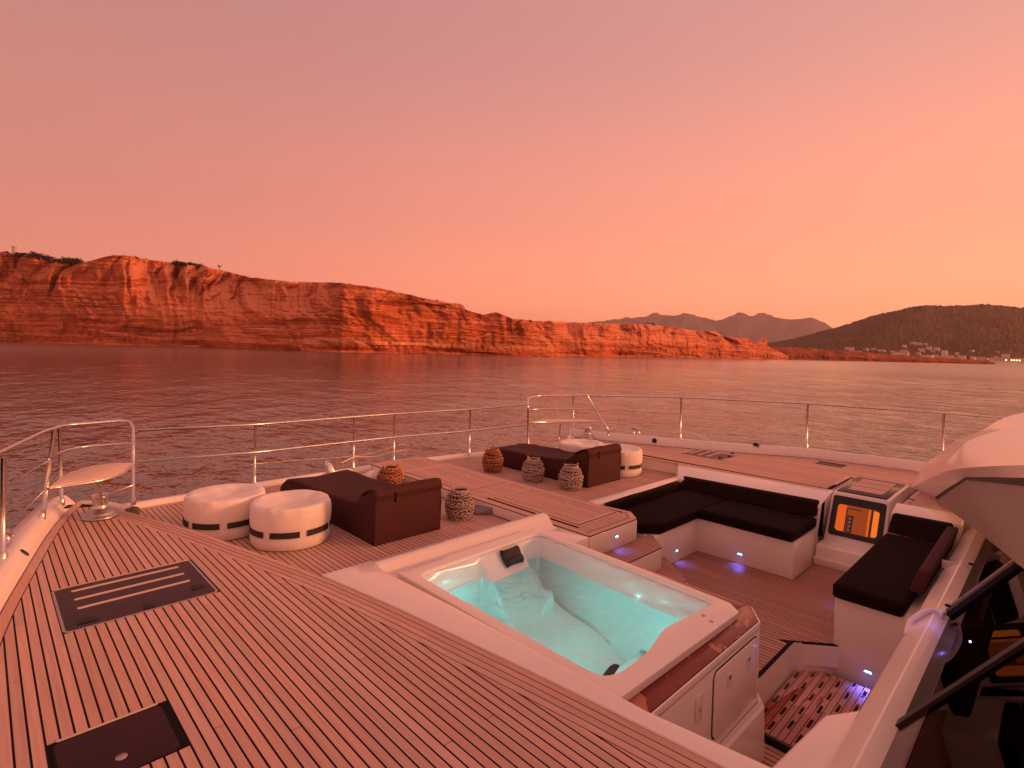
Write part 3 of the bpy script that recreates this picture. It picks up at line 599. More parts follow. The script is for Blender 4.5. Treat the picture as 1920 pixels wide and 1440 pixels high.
for k in range(11):
    box('window', (-27+k*4.6, -6.12, 5.3), (-25+k*4.6, -5.9, 7), HDK, t)
for li_, (px, D) in enumerate(sorted(((1735, 1225), (1757, 1235), (1766, 1236), (1852, 1240), (1829, 1238), (1562, 1300)))):
    az_ = R(-44.5)-math.atan((px-960)/1020); rad_ = D/math.cos(math.atan((px-960)/1020)); 
    t = thing('shore_lamp', 'small lit lamp, '+place(li_, 6)+' along the village shore', 'lamp', (rad_*math.cos(az_), rad_*math.sin(az_), hill_ground(az_, rad_)), 0, 'lit lamps along the village shore')
    tube('pole', [(0, 0, -2), (0, 0, 4.6)], .18, BARK, t, 5); lathe('lamp_head', [(.05, 4.6), (.55, 4.9), (.6, 5.4), (.1, 5.8)], LIT, t, 8)

# air: pale even haze round the whole scene
def haze():
    v, f = prism_data([(-1200, -9800), (9800, -9800), (9800, 900), (-1200, 900)], WZ-40, 720)
    m = bpy.data.materials.new('haze_air'); m.use_nodes = True; N = m.node_tree.nodes; L = m.node_tree.links; N.clear()
    p = N.new('ShaderNodeVolumePrincipled'); p.inputs['Color'].default_value = (.90, .76, .74, 1); p.inputs['Density'].default_value = HAZE
    o = N.new('ShaderNodeOutputMaterial'); L.new(p.outputs[0], o.inputs['Volume']); ob = mesh_obj('haze', v, f, m); ob['kind'] = 'stuff'; return ob
HAZE = 8e-5
haze()
# ================================================================ YACHT: hulls, decks, planking
HD = .20                                   # hull decks stand 20 cm above the foredeck (z = 0)
INNER = [(.30, -2.37), (.981, -2.312), (1.862, -2.215), (3.138, -2.04), (3.935, -1.895), (4.977, -1.632), (5.70, -1.446), (6.516, -1.17), (6.957, -1.014)]
COAM = [(.30, .40), (2.0, .27), (3.5, .085), (4.742, -.111), (5.726, -.318), (6.45, -.475), (7.143, -.669), (7.356, -.76)]
def curve(pts, n): return [tuple(p)[:2] for p in smooth_line([(x, y, 0) for x, y in pts], n, 2)]
inner = curve(INNER, 40); coam = curve(COAM, 40)
h1 = (4.165, 4.93, -1.235, -.375); h2 = (2.655, 3.072, -.660, -.236)
deck = empty_structure('side_deck', 'planked teak deck of the near hull with dark caulked seams', 'deck')
front = [(7.356, -.76), (7.18, -.90), (6.957, -1.014)]
outline = inner+front[::-1][1:-1]+coam[::-1]
prism('deck_core', outline, -.55, HD-.012, GEL, deck)
def sheet_with_holes(name, outline_, holes, z, mat, parent):
    bm = bmesh.new()
    vs = [bm.verts.new((x, y, z)) for x, y in outline_]; es = [bm.edges.new((vs[i], vs[(i+1) % len(vs)])) for i in range(len(vs))]
    for (a, b, c, d) in holes:
        hv = [bm.verts.new(q+(z,)) for q in ((a, c), (b, c), (b, d), (a, d))]; es += [bm.edges.new((hv[i], hv[(i+1) % 4])) for i in range(4)]
    bmesh.ops.triangle_fill(bm, use_beauty=True, use_dissolve=False, edges=es, normal=(0, 0, 1))
    me = bpy.data.meshes.new(name); bm.to_mesh(me); bm.free(); me.materials.append(mat); o = bpy.data.objects.new(name, me); COL.objects.link(o)
    if parent: o.parent = parent
    return o
prism('caulking', outline, HD-.0118, HD-.0012, CAULK, deck)
# margin board against the coaming, then king planks along the inner edge, then the straight planks
a, b = offset_strip(coam, -.004, -.066)[0], offset_strip(coam, -.004, -.066)[1]
mar_out, mar_in = offset_strip(coam, -.003, -.064)
cuts = [0, 9, 19, 28, 34, 39]
for c0, c1 in zip(cuts, cuts[1:]):
    planks(deck, [mar_out[c0:c1+1]+mar_in[c0:c1+1][::-1]], HD+.001, .012, TEAK, name='margin_board')
NK = 4; KW = .047
for k in range(NK):
    p0, p1 = offset_strip(inner, k*KW+.003, (k+1)*KW-.003)
    cs = [0, 8+3*k, 20+k, 32-k, 39]
    for c0, c1 in zip(cs, cs[1:]):
        planks(deck, [p0[c0:c1+1]+p1[c0:c1+1][::-1]], HD, .012, TEAK, name='king_plank')
limit_in = offset_strip(inner, NK*KW+.003, 1)[0]; limit_out = offset_strip(coam, -.070, -1)[0]
region = limit_in+[(7.10, -.92)]+[p for p in limit_out[::-1] if p[0] < 7.2]
def hullconv(pts):
    pts = sorted(set(pts)); h = []
    for rng in (pts, pts[::-1]):
        s = []
        for p in rng:
            while len(s) >= 2 and (s[-1][0]-s[-2][0])*(p[1]-s[-2][1])-(s[-1][1]-s[-2][1])*(p[0]-s[-2][0]) <= 0: s.pop()
            s.append(p)
        h += s[:-1]
    return h
region = hullconv(region)
def jn(i):
    q = (i*7) % 5; return {0: (2.35+.03*i % .4,), 1: (4.47,), 2: (4.02,), 3: (4.28, 1.9), 4: (3.75, 6.3)}[q] if i > 8 else {0: (4.15,), 1: (4.55,), 2: (3.6,), 3: (5.2,), 4: (2.2, 6.0)}[q]
rects = strip_rects(-2.474, .45, .0512, .0092, .30, 7.3, (h1, h2), lambda i: jn(57-i))
polys = [dedupe(clip_convex(r, region)) for r in rects]; polys = [p for p in polys if len(p) > 2 and area(p) > 2e-4]
planks(deck, polys, HD, .012, TEAK)
# side of the hull deck seen above the lower foredeck, topsides down to the water
def skirt(name, pts, z0, z1, mat, parent):
    n = len(pts); v = [(x, y, z0) for x, y in pts]+[(x, y, z1) for x, y in pts]; return mesh_obj(name, v, [(i, i+1, n+i+1, n+i) for i in range(n-1)], mat, parent, True)
# gunwale coaming: inner slope, ridge, outer top, topside
def coaming(name, base, off_r, zr, off_o, zo, parent, mat=GEL, sgn=1, topside=True, zb=HD):
    a = offset_strip(base, 0, sgn*.012)[1]; r1 = offset_strip(base, 0, sgn*(off_r-.015))[1]; r2 = offset_strip(base, 0, sgn*(off_r+.02))[1]; o1 = offset_strip(base, 0, sgn*(off_o-.02))[1]; o2 = offset_strip(base, 0, sgn*off_o)[1]
    rows = [[(x, y, zb-.02) for x, y in base], [(x, y, zb+.012) for x, y in a], [(x, y, zr-.008) for x, y in r1], [(x, y, zr) for x, y in r2], [(x, y, zo) for x, y in o1], [(x, y, zo-.03) for x, y in o2]]
    if topside: rows.append([(x, y, -1.0) for x, y in o2]); rows.append([(x, y-sgn*.15, WZ-.6) for x, y in o2])
    return loft(name, rows, mat, parent)
bul = empty_structure('bulwark', 'white sloped bulwark along the outer edge of the near hull deck', 'bulwark')
coam_ext = [(-.5, .47)]+coam
coaming('rail_cap', coam_ext, .10, HD+.10, .26, HD+.07, bul)
# bow nose closing the bulwark round the stem
nose = curve([(7.356, -.76), (7.27, -.86), (7.12, -.96), (6.957, -1.03), (6.80, -1.10)], 14)
coaming('stem_cap', nose, .05, HD+.012, .16, HD-.01, bul, sgn=1)

# foredeck between the hulls
WX0, WY0, WY1, WTOP = 3.28, -4.35, -5.30, .12
FB = curve([(7.50, -1.15), (7.56, -2.4), (7.60, -3.6), (7.60, -4.8), (7.46, -6.2), (7.12, -7.3), (6.75, -8.1), (6.50, -8.6)], 40)     # front beam, inner edge of the white cap
fd = empty_structure('foredeck', 'teak foredeck between the two hulls where the poufs and daybeds stand', 'deck')
fpoly = [(3.66, -1.9)]+[p for p in inner if 3.9 < p[0]]+[(7.3, -1.02)]+FB+[(5.0, -8.3), (4.05, -8.3), (4.05, -5.3), (3.66, -5.3)]
prism('deck_core', fpoly, -.30, -.012, GEL, fd); prism('caulking', fpoly, -.0118, -.0012, CAULK, fd)
def xcross(y):
    for (x0, y0), (x1, y1) in zip(inner, inner[1:]):
        if (y0-y)*(y1-y) <= 0 and y0 != y1: return x0+(x1-x0)*(y-y0)/(y1-y0)
    return 3.95
fby = sorted((p[1], p[0]) for p in FB)
def xfront(y): return float(np.interp(y, [q[0] for q in fby], [q[1] for q in fby]))
pr = []
n = 66
for i in range(n):
    y1 = -1.05-i*.05; y0 = y1-.05; a, b = y0+.0042, y1-.0042
    xs = max(3.945, xcross((a+b)/2)-.12) if b > -1.9 else 3.945
    xe0, xe1 = xfront(a)-.09, xfront(b)-.09
    js = [3.945, 5.2+(i*37 % 11)*.16, 9]
    cur = xs
    for j in [q for q in (5.1+(i*37 % 11)*.17, 6.6+(i*13 % 5)*.09) if q > xs+.3]+[99]:
        if j < min(xe0, xe1)-.1: pr.append([(cur, a), (j-.002, a), (j-.002, b), (cur, b)]); cur = j+.002
        elif j == 99: pr.append([(cur, a), (xe0, a), (xe1, b), (cur, b)])
planks(fd, [p for p in pr if area(p) > .001], 0, .012, TEAK)
m0, m1 = offset_strip(FB, -.004, -.082)
for c in range(0, 39, 3): planks(fd, [m0[c:c+4]+m1[c:c+4][::-1]], .001, .012, TEAK, name='margin_board')
pr = []
for i in range(54):
    y1 = -5.33-i*.05; a, b = y1-.0456, y1-.0044; pr.append([(4.10, a), (xfront(a)-.09, a), (xfront(b)-.09, b), (4.10, b)])
planks(fd, pr, 0, .012, TEAKI, joined=True)
fb = empty_structure('front_beam', 'white rounded edge of the foredeck joining the two bows', 'deck edge')
coaming('beam_cap', FB, .05, .055, .17, .05, fb, zb=0, sgn=1)

# raised walkway
wk = empty_structure('walkway', 'raised teak walkway running to the bow between the daybeds', 'walkway')
wp = [(WX0, WY0-.03), (WX0, -5.24), (3.47, -5.42), (4.05, -5.34), (7.50, -5.30), (7.50, WY0)]
prism('core', wp, -.115, WTOP-.012, GEL, wk, .006); ins = [(WX0+.004, WY0-.034), (WX0+.004, -5.236), (3.474, -5.41), (4.05, -5.334), (7.495, -5.296), (7.495, WY0-.004)]
prism('caulking', ins, WTOP-.0118, WTOP-.0012, CAULK, wk)
LIDS = [(3.575, 4.90, -5.24, -4.57), (5.36, 6.75, -5.20, -4.47)]
MB = .075
wreg = [(WX0+MB+.012, -4.35-MB), (WX0+MB+.012, -5.20), (3.50, -5.335), (4.05, -5.262), (7.42, -5.225), (7.42, -4.35-MB)]
hl = [(a-.055, b+.055, c-.055, d+.055) for a, b, c, d in LIDS]
polys = [dedupe(clip_convex(r, hullconv(wreg))) for r in strip_rects(-5.43, -4.43, .05, .0085, 3.3, 7.45, hl, lambda i: (5.13+.05*(i % 3),))]
planks(wk, [p for p in polys if len(p) > 2 and area(p) > 3e-4], WTOP, .012, TEAK)
def ring_boards(parent, outer, inner_, z, name='margin_board', mats=None):
    n = len(outer)
    for i in range(n):
        A, B, Cc, D = Vector(outer[i]), Vector(outer[(i+1) % n]), Vector(inner_[(i+1) % n]), Vector(inner_[i])
        t = (B-A).normalized()*.0018
        planks(parent, [[tuple(A+t), tuple(B-t), tuple(Cc-t), tuple(D+t)]], z, .012, TEAKY if abs(t.y) > abs(t.x) else TEAK, name=name)
i2 = [(WX0+MB, WY0-.034-MB+.03), (WX0+MB, -5.205), (3.496, -5.34), (4.05, -5.267), (7.425, -5.23), (7.425, WY0-.034-MB+.03)]
ring_boards(wk, ins, i2, WTOP+.001)
for (a, b, c, d) in LIDS:
    lid = box('hatch_lid', (a, c, WTOP-.008), (b, d, WTOP+.0008), CAULK, wk)
    o4 = [(a-.05, c-.05), (b+.05, c-.05), (b+.05, d+.05), (a-.05, d+.05)]; q4 = [(a-.012, c-.012), (b+.012, c-.012), (b+.012, d+.012), (a-.012, d+.012)]
    ring_boards(wk, o4, q4, WTOP+.001, 'hatch_surround')
    e = .045; o4 = [(a+.004, c+.004), (b-.004, c+.004), (b-.004, d-.004), (a+.004, d-.004)]; q4 = [(a+e, c+e), (b-e, c+e), (b-e, d-e), (a+e, d-e)]
    ring_boards(lid, o4, q4, WTOP+.003, 'lid_frame')
    planks(lid, strip_rects(c+e+.004, d-e-.004, (d-c-2*e-.008)/11, .0085, a+e+.004, b-e-.004), WTOP+.002, .010, TEAK)
    lathe('lid_latch', [(.001, 0), (.022, 0), (.022, .004), (.014, .005), (.001, .005)], STEEL, lid, 16, loc=(a+(b-a)*.45, (c+d)/2-.2, WTOP+.0015))

# steps down from the walkway into the cockpit, cockpit floor
FZ = -.55
st = empty_structure('steps', 'teak topped white steps from the walkway down to the cockpit floor', 'steps')
def tread(poly, z, zlow, mb=0):
    prism('riser', poly, zlow, z-.012, GEL, st, .004); cx = sum(p[0] for p in poly)/len(poly); cy = sum(p[1] for p in poly)/len(poly)
    q = [(x+(cx-x)*.012, y+(cy-y)*.012) for x, y in poly]; prism('caulking', q, z-.0118, z-.0012, CAULK, st)
    polys = [dedupe(clip_convex(r, hullconv([(x+(cx-x)*.02, y+(cy-y)*.02) for x, y in poly]))) for r in strip_rects(min(p[1] for p in poly), max(p[1] for p in poly), .0495, .009, min(p[0] for p in poly), max(p[0] for p in poly))]
    planks(st, [p for p in polys if len(p) > 2 and area(p) > 3e-4], z, .012, TEAK_SHADED)
tread([(2.965, -4.40), (3.279, -4.40), (3.279, -5.49), (3.235, -5.51), (2.965, -5.235)], -.11, -.34)
tread([(2.62, -4.40), (2.962, -4.40), (2.962, -5.27), (3.228, -5.53), (3.10, -5.56), (2.62, -5.165)], -.335, FZ)
ck = empty_structure('cockpit_floor', 'sunken teak cockpit floor in front of the corner sofa', 'floor')
cpoly = [(1.612, -3.95), (4.05, -3.95), (4.05, -7.6), (1.30, -7.6), (1.30, -5.42), (1.612, -5.165)]
prism('floor_core', cpoly, FZ-.20, FZ-.012, GEL, ck); prism('caulking', cpoly, FZ-.0118, FZ-.0012, CAULK, ck)
creg = [(1.64, -4.02), (3.3, -4.02), (3.3, -7.45), (1.33, -7.45), (1.33, -5.43), (1.64, -5.175)]
pr = []
for r in strip_rects(-7.45, -4.02, .05, .0095, 1.33, 3.3):
    ym = (r[0][1]+r[2][1])/2; xs = 1.64 if ym > -5.17 else max(1.33, 1.64-(-5.17-ym)*1.25)
    segs = [(xs, r[1][0])]
    if ym < -6.6: segs = [(xs, 2.06), (2.068, r[1][0])]
    else:
        j = 2.2+.23*(int(abs(ym)*20) % 4); segs = [(xs, j-.0015), (j+.0015, r[1][0])]
    for s, e in segs:
        p = [(s, r[0][1]), (e, r[0][1]), (e, r[2][1]), (s, r[2][1])]
        if s == xs and ym < -5.10: p = clip_half([(1.33, p[0][1]), p[1], p[2], (1.33, p[3][1])], (1.64, -5.175), (1.33, -5.43)); p = clip_half(p, (1.64, -4), (1.64, -5.17)) if ym > -5.17 else p
        pr.append(dedupe(p))
planks(ck, [p for p in pr if len(p) > 2 and area(p) > 2e-4], FZ, .012, TEAK_SHADED)

# ================================================================ TUB AND ITS SURROUND
sur = empty_structure('tub_surround', 'white moulded surround of the hot tub with a teak ledge and an access cabinet at its end', 'moulding')
port_in = [(3.70, -2.285), (2.78, -2.335), (1.99, -2.362), (1.50, -2.372), (1.40, -2.375), (.95, -2.44), (.30, -2.53)]
panel = [p for p in inner if p[0] < 3.93]+[(3.945, -1.89), (3.945, -2.33)]+port_in
prism('side_panel', panel, HD-.10, HD+.012, GEL, sur, .006)
v, f = [], []
wall = [(1.40, -2.379), (.95, -2.444), (.30, -2.534)]; skirt('panel_wall', wall, -.85, HD-.0, GEL, sur)
# front coaming
pr_ = [(3.95, 0.0), (3.945, .195), (3.93, .212), (3.86, .220), (3.815, .216), (3.80, .206), (3.735, .128), (3.715, .118), (3.655, .116), (3.65, .05)]
rows = []
for x, z in pr_: rows.append([(x, -2.30, z), (x, -2.6, z), (x, -3.4, z), (x, -4.1, z), (x, -4.34, z)])
fix_normals(loft('front_coaming', rows, GEL, sur)); mesh_obj('coaming_end', [(x, -2.30, z) for x, z in pr_], [tuple(range(len(pr_)))], GEL, sur)
# ledges round the tub
LZ = .15
prism('teak_ledge', [(1.43, -2.42), (1.56, -2.42), (1.56, -3.80), (1.605, -3.875), (1.59, -4.03), (1.555, -4.03), (1.43, -3.845)], LZ-.03, LZ, VARN, sur, .004)
prism('side_ledge', [(1.593, -4.035), (1.61, -3.872), (3.66, -3.992), (3.66, -4.06)], LZ-.03, LZ-.002, VARN, sur, .004)
prism('inner_ledge', [(1.60, -2.38), (3.64, -2.29), (3.64, -2.40), (1.60, -2.40)], LZ-.06, LZ-.03, VARN, sur)
box('walkway_fillet', (3.27, -4.345, -.3), (3.66, -4.062, .118), GEL, sur, .004)
# cabinet under the ledge
prism('ledge_seam', [(1.4255, -2.41), (1.43, -2.41), (1.43, -3.842), (1.556, -4.028), (1.553, -4.033), (1.4255, -3.846)], LZ-.03, LZ-.004, CAULK, sur)
cb = [(1.415, -2.40), (1.415, -3.855), (1.565, -4.055), (3.30, -4.075), (3.30, -3.995), (1.60, -3.9), (1.50, -3.82), (1.50, -2.40)]
prism('cabinet', cb, -.80, LZ-.031, GEL, sur, .012, 3)
prism('cabinet_lip', [(1.415, -2.41), (1.4252, -2.41), (1.4252, -3.847), (1.552, -4.034), (1.545, -4.04), (1.415, -3.856)], LZ-.05, LZ-.001, GEL, sur, .003, 2)
lo = [(1.365, -2.40), (1.365, -3.885), (1.53, -4.105), (3.2, -4.11), (3.2, -4.076), (1.567, -4.056), (1.412, -3.856), (1.412, -2.40)]
hull('cabinet_plinth', [(x, y, -.80) for x, y in lo], [(x if i > 3 else x+.012, y, -.40 if i > 3 else -.43) for i, (x, y) in enumerate(lo)], GEL, sur, .014, 3)
def rrect(y0, y1, z0, z1, r, n=5):
    out = []
    for cy, cz, a0 in ((y1-r, z1-r, 0), (y0+r, z1-r, 90), (y0+r, z0+r, 180), (y1-r, z0+r, 270)):
        for k in range(n+1):
            a = R(a0+90*k/n); out.append((cy+r*math.cos(a), cz+r*math.sin(a)))
    return out
def plate_x(name, y0, y1, z0, z1, r, x0, x1, mat, parent, bev=.004):   # rounded plate facing -X
    L_ = rrect(y0, y1, z0, z1, r); return hull(name, [(x0, y, z) for y, z in L_], [(x1, y, z) for y, z in L_], mat, parent, bev)
pn = plate_x('access_panel', -3.80, -3.15, -.335, .075, .05, 1.4145, 1.403, GEL, sur, .004)
plate_x('panel_seam', -3.808, -3.142, -.343, .083, .056, 1.4148, 1.4125, CAULK, sur, 0)
for y in (-3.35, -3.64):
    l_ = plate_x('latch', y-.028, y+.028, -.085, .0, .008, 1.403, 1.399, GELM, pn, .001)
    plate_x('latch_eye', y-.011, y+.011, -.035, -.008, .008, 1.399, 1.3975, RUBBER, l_, 0)
pl = plate_x('inspection_plate', -3.0, -2.925, -.125, .035, .03, 1.4145, 1.405, GEL, sur, .003); plate_x('inspection_lock', -2.97, -2.955, -.065, -.04, .006, 1.405, 1.4035, STEELD, pl, 0)

tub = thing('hot_tub', 'white built-in hot tub full of turquoise lit water', 'hot tub', (2.6, -3.15, 0))
def loc(p): return (p[0]-2.6, p[1]+3.15, p[2])
rim_o = rounded([(3.645, -2.365), (3.655, -3.985), (1.635, -3.865), (1.53, -3.775), (1.555, -2.36)], [.03, .03, .02, .02, .02])
open_p = [(3.50, -2.455), (3.545, -3.915), (1.70, -3.80), (1.755, -3.29), (1.765, -3.17), (1.685, -2.85), (1.68, -2.56), (1.73, -2.445)]
rim_i = rounded(open_p, [.12, .10, .09, .10, .08, .10, .07, .10], 6)
bm = bmesh.new()
def loop(bm, pts, z): return [bm.verts.new(loc((x, y, z))) for x, y in pts]
lo_, lt, li = loop(bm, rim_o, HD-.045), loop(bm, rim_o, HD), loop(bm, rim_i, HD)
es = []
for lp in (lt, li): es += [bm.edges.new((lp[i], lp[(i+1) % len(lp)])) for i in range(len(lp))]
for i in range(len(lo_)): j = (i+1) % len(lo_); bm.faces.new((lo_[i], lo_[j], lt[j], lt[i]))
bmesh.ops.triangle_fill(bm, edges=es, use_beauty=True, normal=(0, 0, 1))
ins_ = [Vector((p[0]+(2.6-p[0])*.012, p[1]+(-3.18-p[1])*.018)) for p in rim_i]; l3 = loop(bm, [tuple(p) for p in ins_], HD-.022)
for i in range(len(li)): j = (i+1) % len(li); bm.faces.new((li[i], li[j], l3[j], l3[i]))
bmesh.ops.recalc_face_normals(bm, faces=bm.faces); me = bpy.data.meshes.new('rim'); bm.to_mesh(me); bm.free(); me.materials.append(GEL)
rim = bpy.data.objects.new('rim', me); COL.objects.link(rim); rim.parent = tub; bevel_obj(rim, .006, 2, 50)
# basin as a height field inside the opening
TUBM = material('tub_acrylic', (.80, .79, .76), .18, col2=(.77, .76, .73), coat=.4)
def basin():
    nx, ny = 130, 104; x = np.linspace(1.655, 3.565, nx); y = np.linspace(-3.935, -2.43, ny); X, Y = np.meshgrid(x, y, indexing='ij')
    P = np.array(rim_i); D = np.full(X.shape, 9.0); ins = np.zeros(X.shape, bool)
    for i in range(len(P)):
        a, b = P[i-1], P[i]; d = b-a; t = np.clip(((X-a[0])*d[0]+(Y-a[1])*d[1])/max(1e-9, d@d), 0, 1); D = np.minimum(D, np.hypot(X-a[0]-t*d[0], Y-a[1]-t*d[1]))
        c = ((a[1] > Y) != (b[1] > Y)) & (X < (b[0]-a[0])*(Y-a[1])/((b[1]-a[1])+1e-12)+a[0]); ins ^= c
    s = np.where(ins, D, -D)
    def bx(x0, x1, y0, y1, w=.06): return sstep(x0-w/2, x0+w/2, X)*(1-sstep(x1-w/2, x1+w/2, X))*sstep(y0-w/2, y0+w/2, Y)*(1-sstep(y1-w/2, y1+w/2, Y))
    fl = np.full(X.shape, -.74)
    def raise_(m, h): return np.maximum(fl, fl*(1-m)+h*m)
    fl = raise_(bx(2.86, 3.7, -3.02, -2.3, .045), -.33)                       # seat in the near front corner
    fl = raise_(bx(1.6, 2.80, -2.86-.0, -2.3, .05), -.34-.07*np.cos((X-2.3)*6))      # bench along the near side
    lounge = np.clip((X-2.35)/1.05, 0, 1); fl = raise_(bx(2.35, 3.7, -3.74, -3.10, .06), -.52+.44*lounge**1.6+.06*np.sin((X-2.4)*6)-.03*np.cos((Y+3.42)*9))
    fl = raise_(bx(1.6, 2.30, -3.75, -2.95, .07), -.37)                       # seat at the aft end
    fl = raise_(bx(1.6, 3.7, -4.0, -3.79, .02), -.20)                         # ledge along the far side
    fl = raise_(bx(1.6, 1.95, -2.8, -2.3, .1), -.26)
    back = .17-1.15*np.clip(s-.0, 0, 9)-.0                                   # reclined back at the far front place
    steep = .18-5.5*np.clip(s-.012, 0, 9)
    m = sstep(-3.70, -3.62, Y)*(1-sstep(-3.14, -3.08, Y))*sstep(3.0, 3.1, X)
    wallz = np.maximum(steep*(1-m)+back*m, -.7)
    k = .035; hh = np.clip(.5+.5*(wallz-fl)/k, 0, 1); z = fl*(1-hh)+wallz*hh+k*hh*(1-hh)
    z = np.where(s < .004, HD-.020, z)
    keep = s > -.03; v = np.stack([X-2.6, Y+3.15, z], -1).reshape(-1, 3); i = np.arange(nx-1)[:, None]*ny; kk = np.arange(ny-1)[None, :]
    F = np.stack([i+kk, i+ny+kk, i+ny+kk+1, i+kk+1], -1).reshape(-1, 4); ok = keep.reshape(-1)[F].all(1)
    return mesh_obj('basin', v, F[ok].tolist(), TUBM, tub, smooth=True)
basin()
def tub_water():
    m = thin_glass('tub_water', (.80, .96, .94), 1.50, .02, (5, 1.3)); 
    nx, ny = 70, 56; x = np.linspace(1.64, 3.58, nx); y = np.linspace(-3.94, -2.42, ny); X, Y = np.meshgrid(x, y, indexing='ij')
    z = -.012+.006*fbm(X*3.2, Y*3.2, 3)
    v = np.stack([X-2.6, Y+3.15, z], -1).reshape(-1, 3); i = np.arange(nx-1)[:, None]*ny; kk = np.arange(ny-1)[None, :]
    P = np.array(rim_i); ins = np.zeros(X.shape, bool)
    for q in range(len(P)):
        a, b = P[q-1], P[q]; ins ^= ((a[1] > Y) != (b[1] > Y)) & (X < (b[0]-a[0])*(Y-a[1])/((b[1]-a[1])+1e-12)+a[0])
    F = np.stack([i+kk, i+ny+kk, i+ny+kk+1, i+kk+1], -1).reshape(-1, 4); ok = ins.reshape(-1)[F].all(1)
    o = mesh_obj('water', v, F[ok].tolist(), m, tub, smooth=True); return o
tub_water()
def lamp(name, p, col, e, r, parent):
    d = bpy.data.lights.new(name, 'POINT'); d.energy = e; d.color = col; d.shadow_soft_size = r; o = bpy.data.objects.new(name, d); COL.objects.link(o); o.location = p
    if parent: o.parent = parent
    return o
CY = (.24, 1.0, .97)
for p, e in (((3.20, -2.78, -.045), .95), ((2.75, -2.80, -.05), .35), ((2.66, -3.36, -.05), .85), ((2.05, -3.42, -.045), 1.15), ((2.40, -3.05, -.25), .45), ((2.02, -2.72, -.04), .45)):
    lamp('underwater_lamp', loc(p), CY, e*1.15, .006, tub)
def headrest(p, rz, tilt):
    prof = []; v, f = [], []; nu_, nv_ = 18, 14
    for i in range(nu_+1):
        for j in range(nv_+1):
            a = -1+2*i/nu_; b = -1+2*j/nv_
            k = (1-abs(a)**3.5)**.4*(1-abs(b)**3.5)**.4 if abs(a) < 1 and abs(b) < 1 else 0
            x = a*.118*(1-.12*b*b); y = b*.072*(1+.15*a*a); z = .055*k*(1-.45*math.exp(-(b*b)*5))
            v.append((x, y, z))
    f = [(i*(nv_+1)+j, (i+1)*(nv_+1)+j, (i+1)*(nv_+1)+j+1, i*(nv_+1)+j+1) for i in range(nu_) for j in range(nv_)]
    o = mesh_obj('headrest', v, f, RUBBER, tub, smooth=True, loc=loc(p)); o.rotation_euler = (tilt, 0, rz); return o
headrest((3.445, -3.45, .105), R(-90), R(50)); headrest((1.80, -2.62, .06), R(105), R(62))
for p in ((1.735, -3.52), (1.66, -3.48)): lathe('air_control', [(.001, 0), (.013, 0), (.013, .004), (.006, .007), (.001, .007)], STEELD, tub, 14, loc=loc((p[0]-.06, p[1]-.02, HD)))
for p in ((2.02, -3.28, -.352), (2.22, -3.70, -.352), (1.98, -3.60, -.352)): lathe('jet', [(.030, 0), (.034, .008), (.022, .010), (.012, .004), (.001, .004)], STEELD, tub, 16, loc=loc(p))

# ================================================================ SOFA, WINDOW BOX, SECOND SOFA
cw = empty_structure('cockpit_moulding', 'white moulded sofa bases and rim of the sunken cockpit', 'moulding')
SB = -.135
prism('sofa_base', [(3.232, -5.50), (3.232, -6.585), (2.085, -6.585), (2.085, -7.46), (4.03, -7.46), (4.03, -5.50)], FZ-.05, SB, GEL, cw, .012)
prism('forward_rim', [(3.985, -5.45), (4.15, -5.49), (4.10, -7.86), (3.985, -7.66), (3.985, -7.46)], -.30, .085, GEL, cw, .008)
# starboard slope between the backrest and the far deck
hull('side_slope', [(2.10, -7.46, -.3), (4.10, -7.46, -.3), (4.35, -8.07, -.3), (2.10, -8.12, -.3)], [(2.10, -7.52, .10), (4.02, -7.50, .09), (4.32, -8.055, .198), (2.10, -8.105, .205)], GEL, cw, .006)
hull('far_step', [(4.33, -8.06, -.05), (5.05, -8.03, -.05), (6.6, -8.25, -.05), (6.6, -8.4, -.05), (4.3, -8.3, -.05)], [(4.33, -8.07, .196), (5.05, -8.045, .196), (6.6, -8.26, .196), (6.6, -8.4, .196), (4.3, -8.3, .196)], GEL, cw)
def cushion(name, label, lo, hi, bev=.03, poly=None, mat=CUSH, group=None, puff=.010):
    cx, cy, cz = [(lo[i]+hi[i])/2 for i in range(3)]
    P = poly or [(lo[0], lo[1]), (hi[0], lo[1]), (hi[0], hi[1]), (lo[0], hi[1])]
    v, f = prism_data([(x-cx, y-cy) for x, y in P], 0, hi[2]-lo[2]); o = mesh_obj(name, v, f, mat, None, loc=(cx, cy, lo[2]))
    bevel_obj(o, bev, 4); 
    bm = bmesh.new(); bm.from_mesh(o.data); bmesh.ops.subdivide_edges(bm, edges=[e for e in bm.edges if e.calc_length() > .25], cuts=5, use_grid_fill=True)
    for q in bm.verts:
        n = float(fbm(np.array([q.co.x*2.2+cx]), np.array([q.co.y*2.2+q.co.z*3]), 2)[0]); q.co.z += puff*.6*n*(1 if q.co.z > .03 else 0)
    for fc in bm.faces: fc.smooth = True
    bm.to_mesh(o.data); bm.free(); tag(o, label, 'cushion', group)
    for zz in (bev*.8, hi[2]-lo[2]-bev*.8): tube('piping', [((x-cx)*1.0, (y-cy)*1.0, zz) for x, y in rounded(P, bev*1.2, 4)], .0055, CUSH, o, 5, closed=True)
    return o
cushion('seat_cushion', 'dark seat cushion on the short forward arm of the corner sofa beside the steps', (3.205, -7.44, SB+.002), (3.985, -5.47, -.012), poly=[(3.205, -6.58), (3.205, -5.66), (3.38, -5.475), (3.985, -5.475), (3.985, -7.44), (3.205, -7.44)])
cushion('seat_cushion', 'dark seat cushion on the long side of the corner sofa towards the lit window', (2.085, -7.40, SB+.002), (3.200, -6.55, -.014))
cushion('back_cushion', 'long dark back cushion against the front rim of the sofa below the daybed', (3.860, -7.35, -.008), (3.972, -5.58, .083), .022)
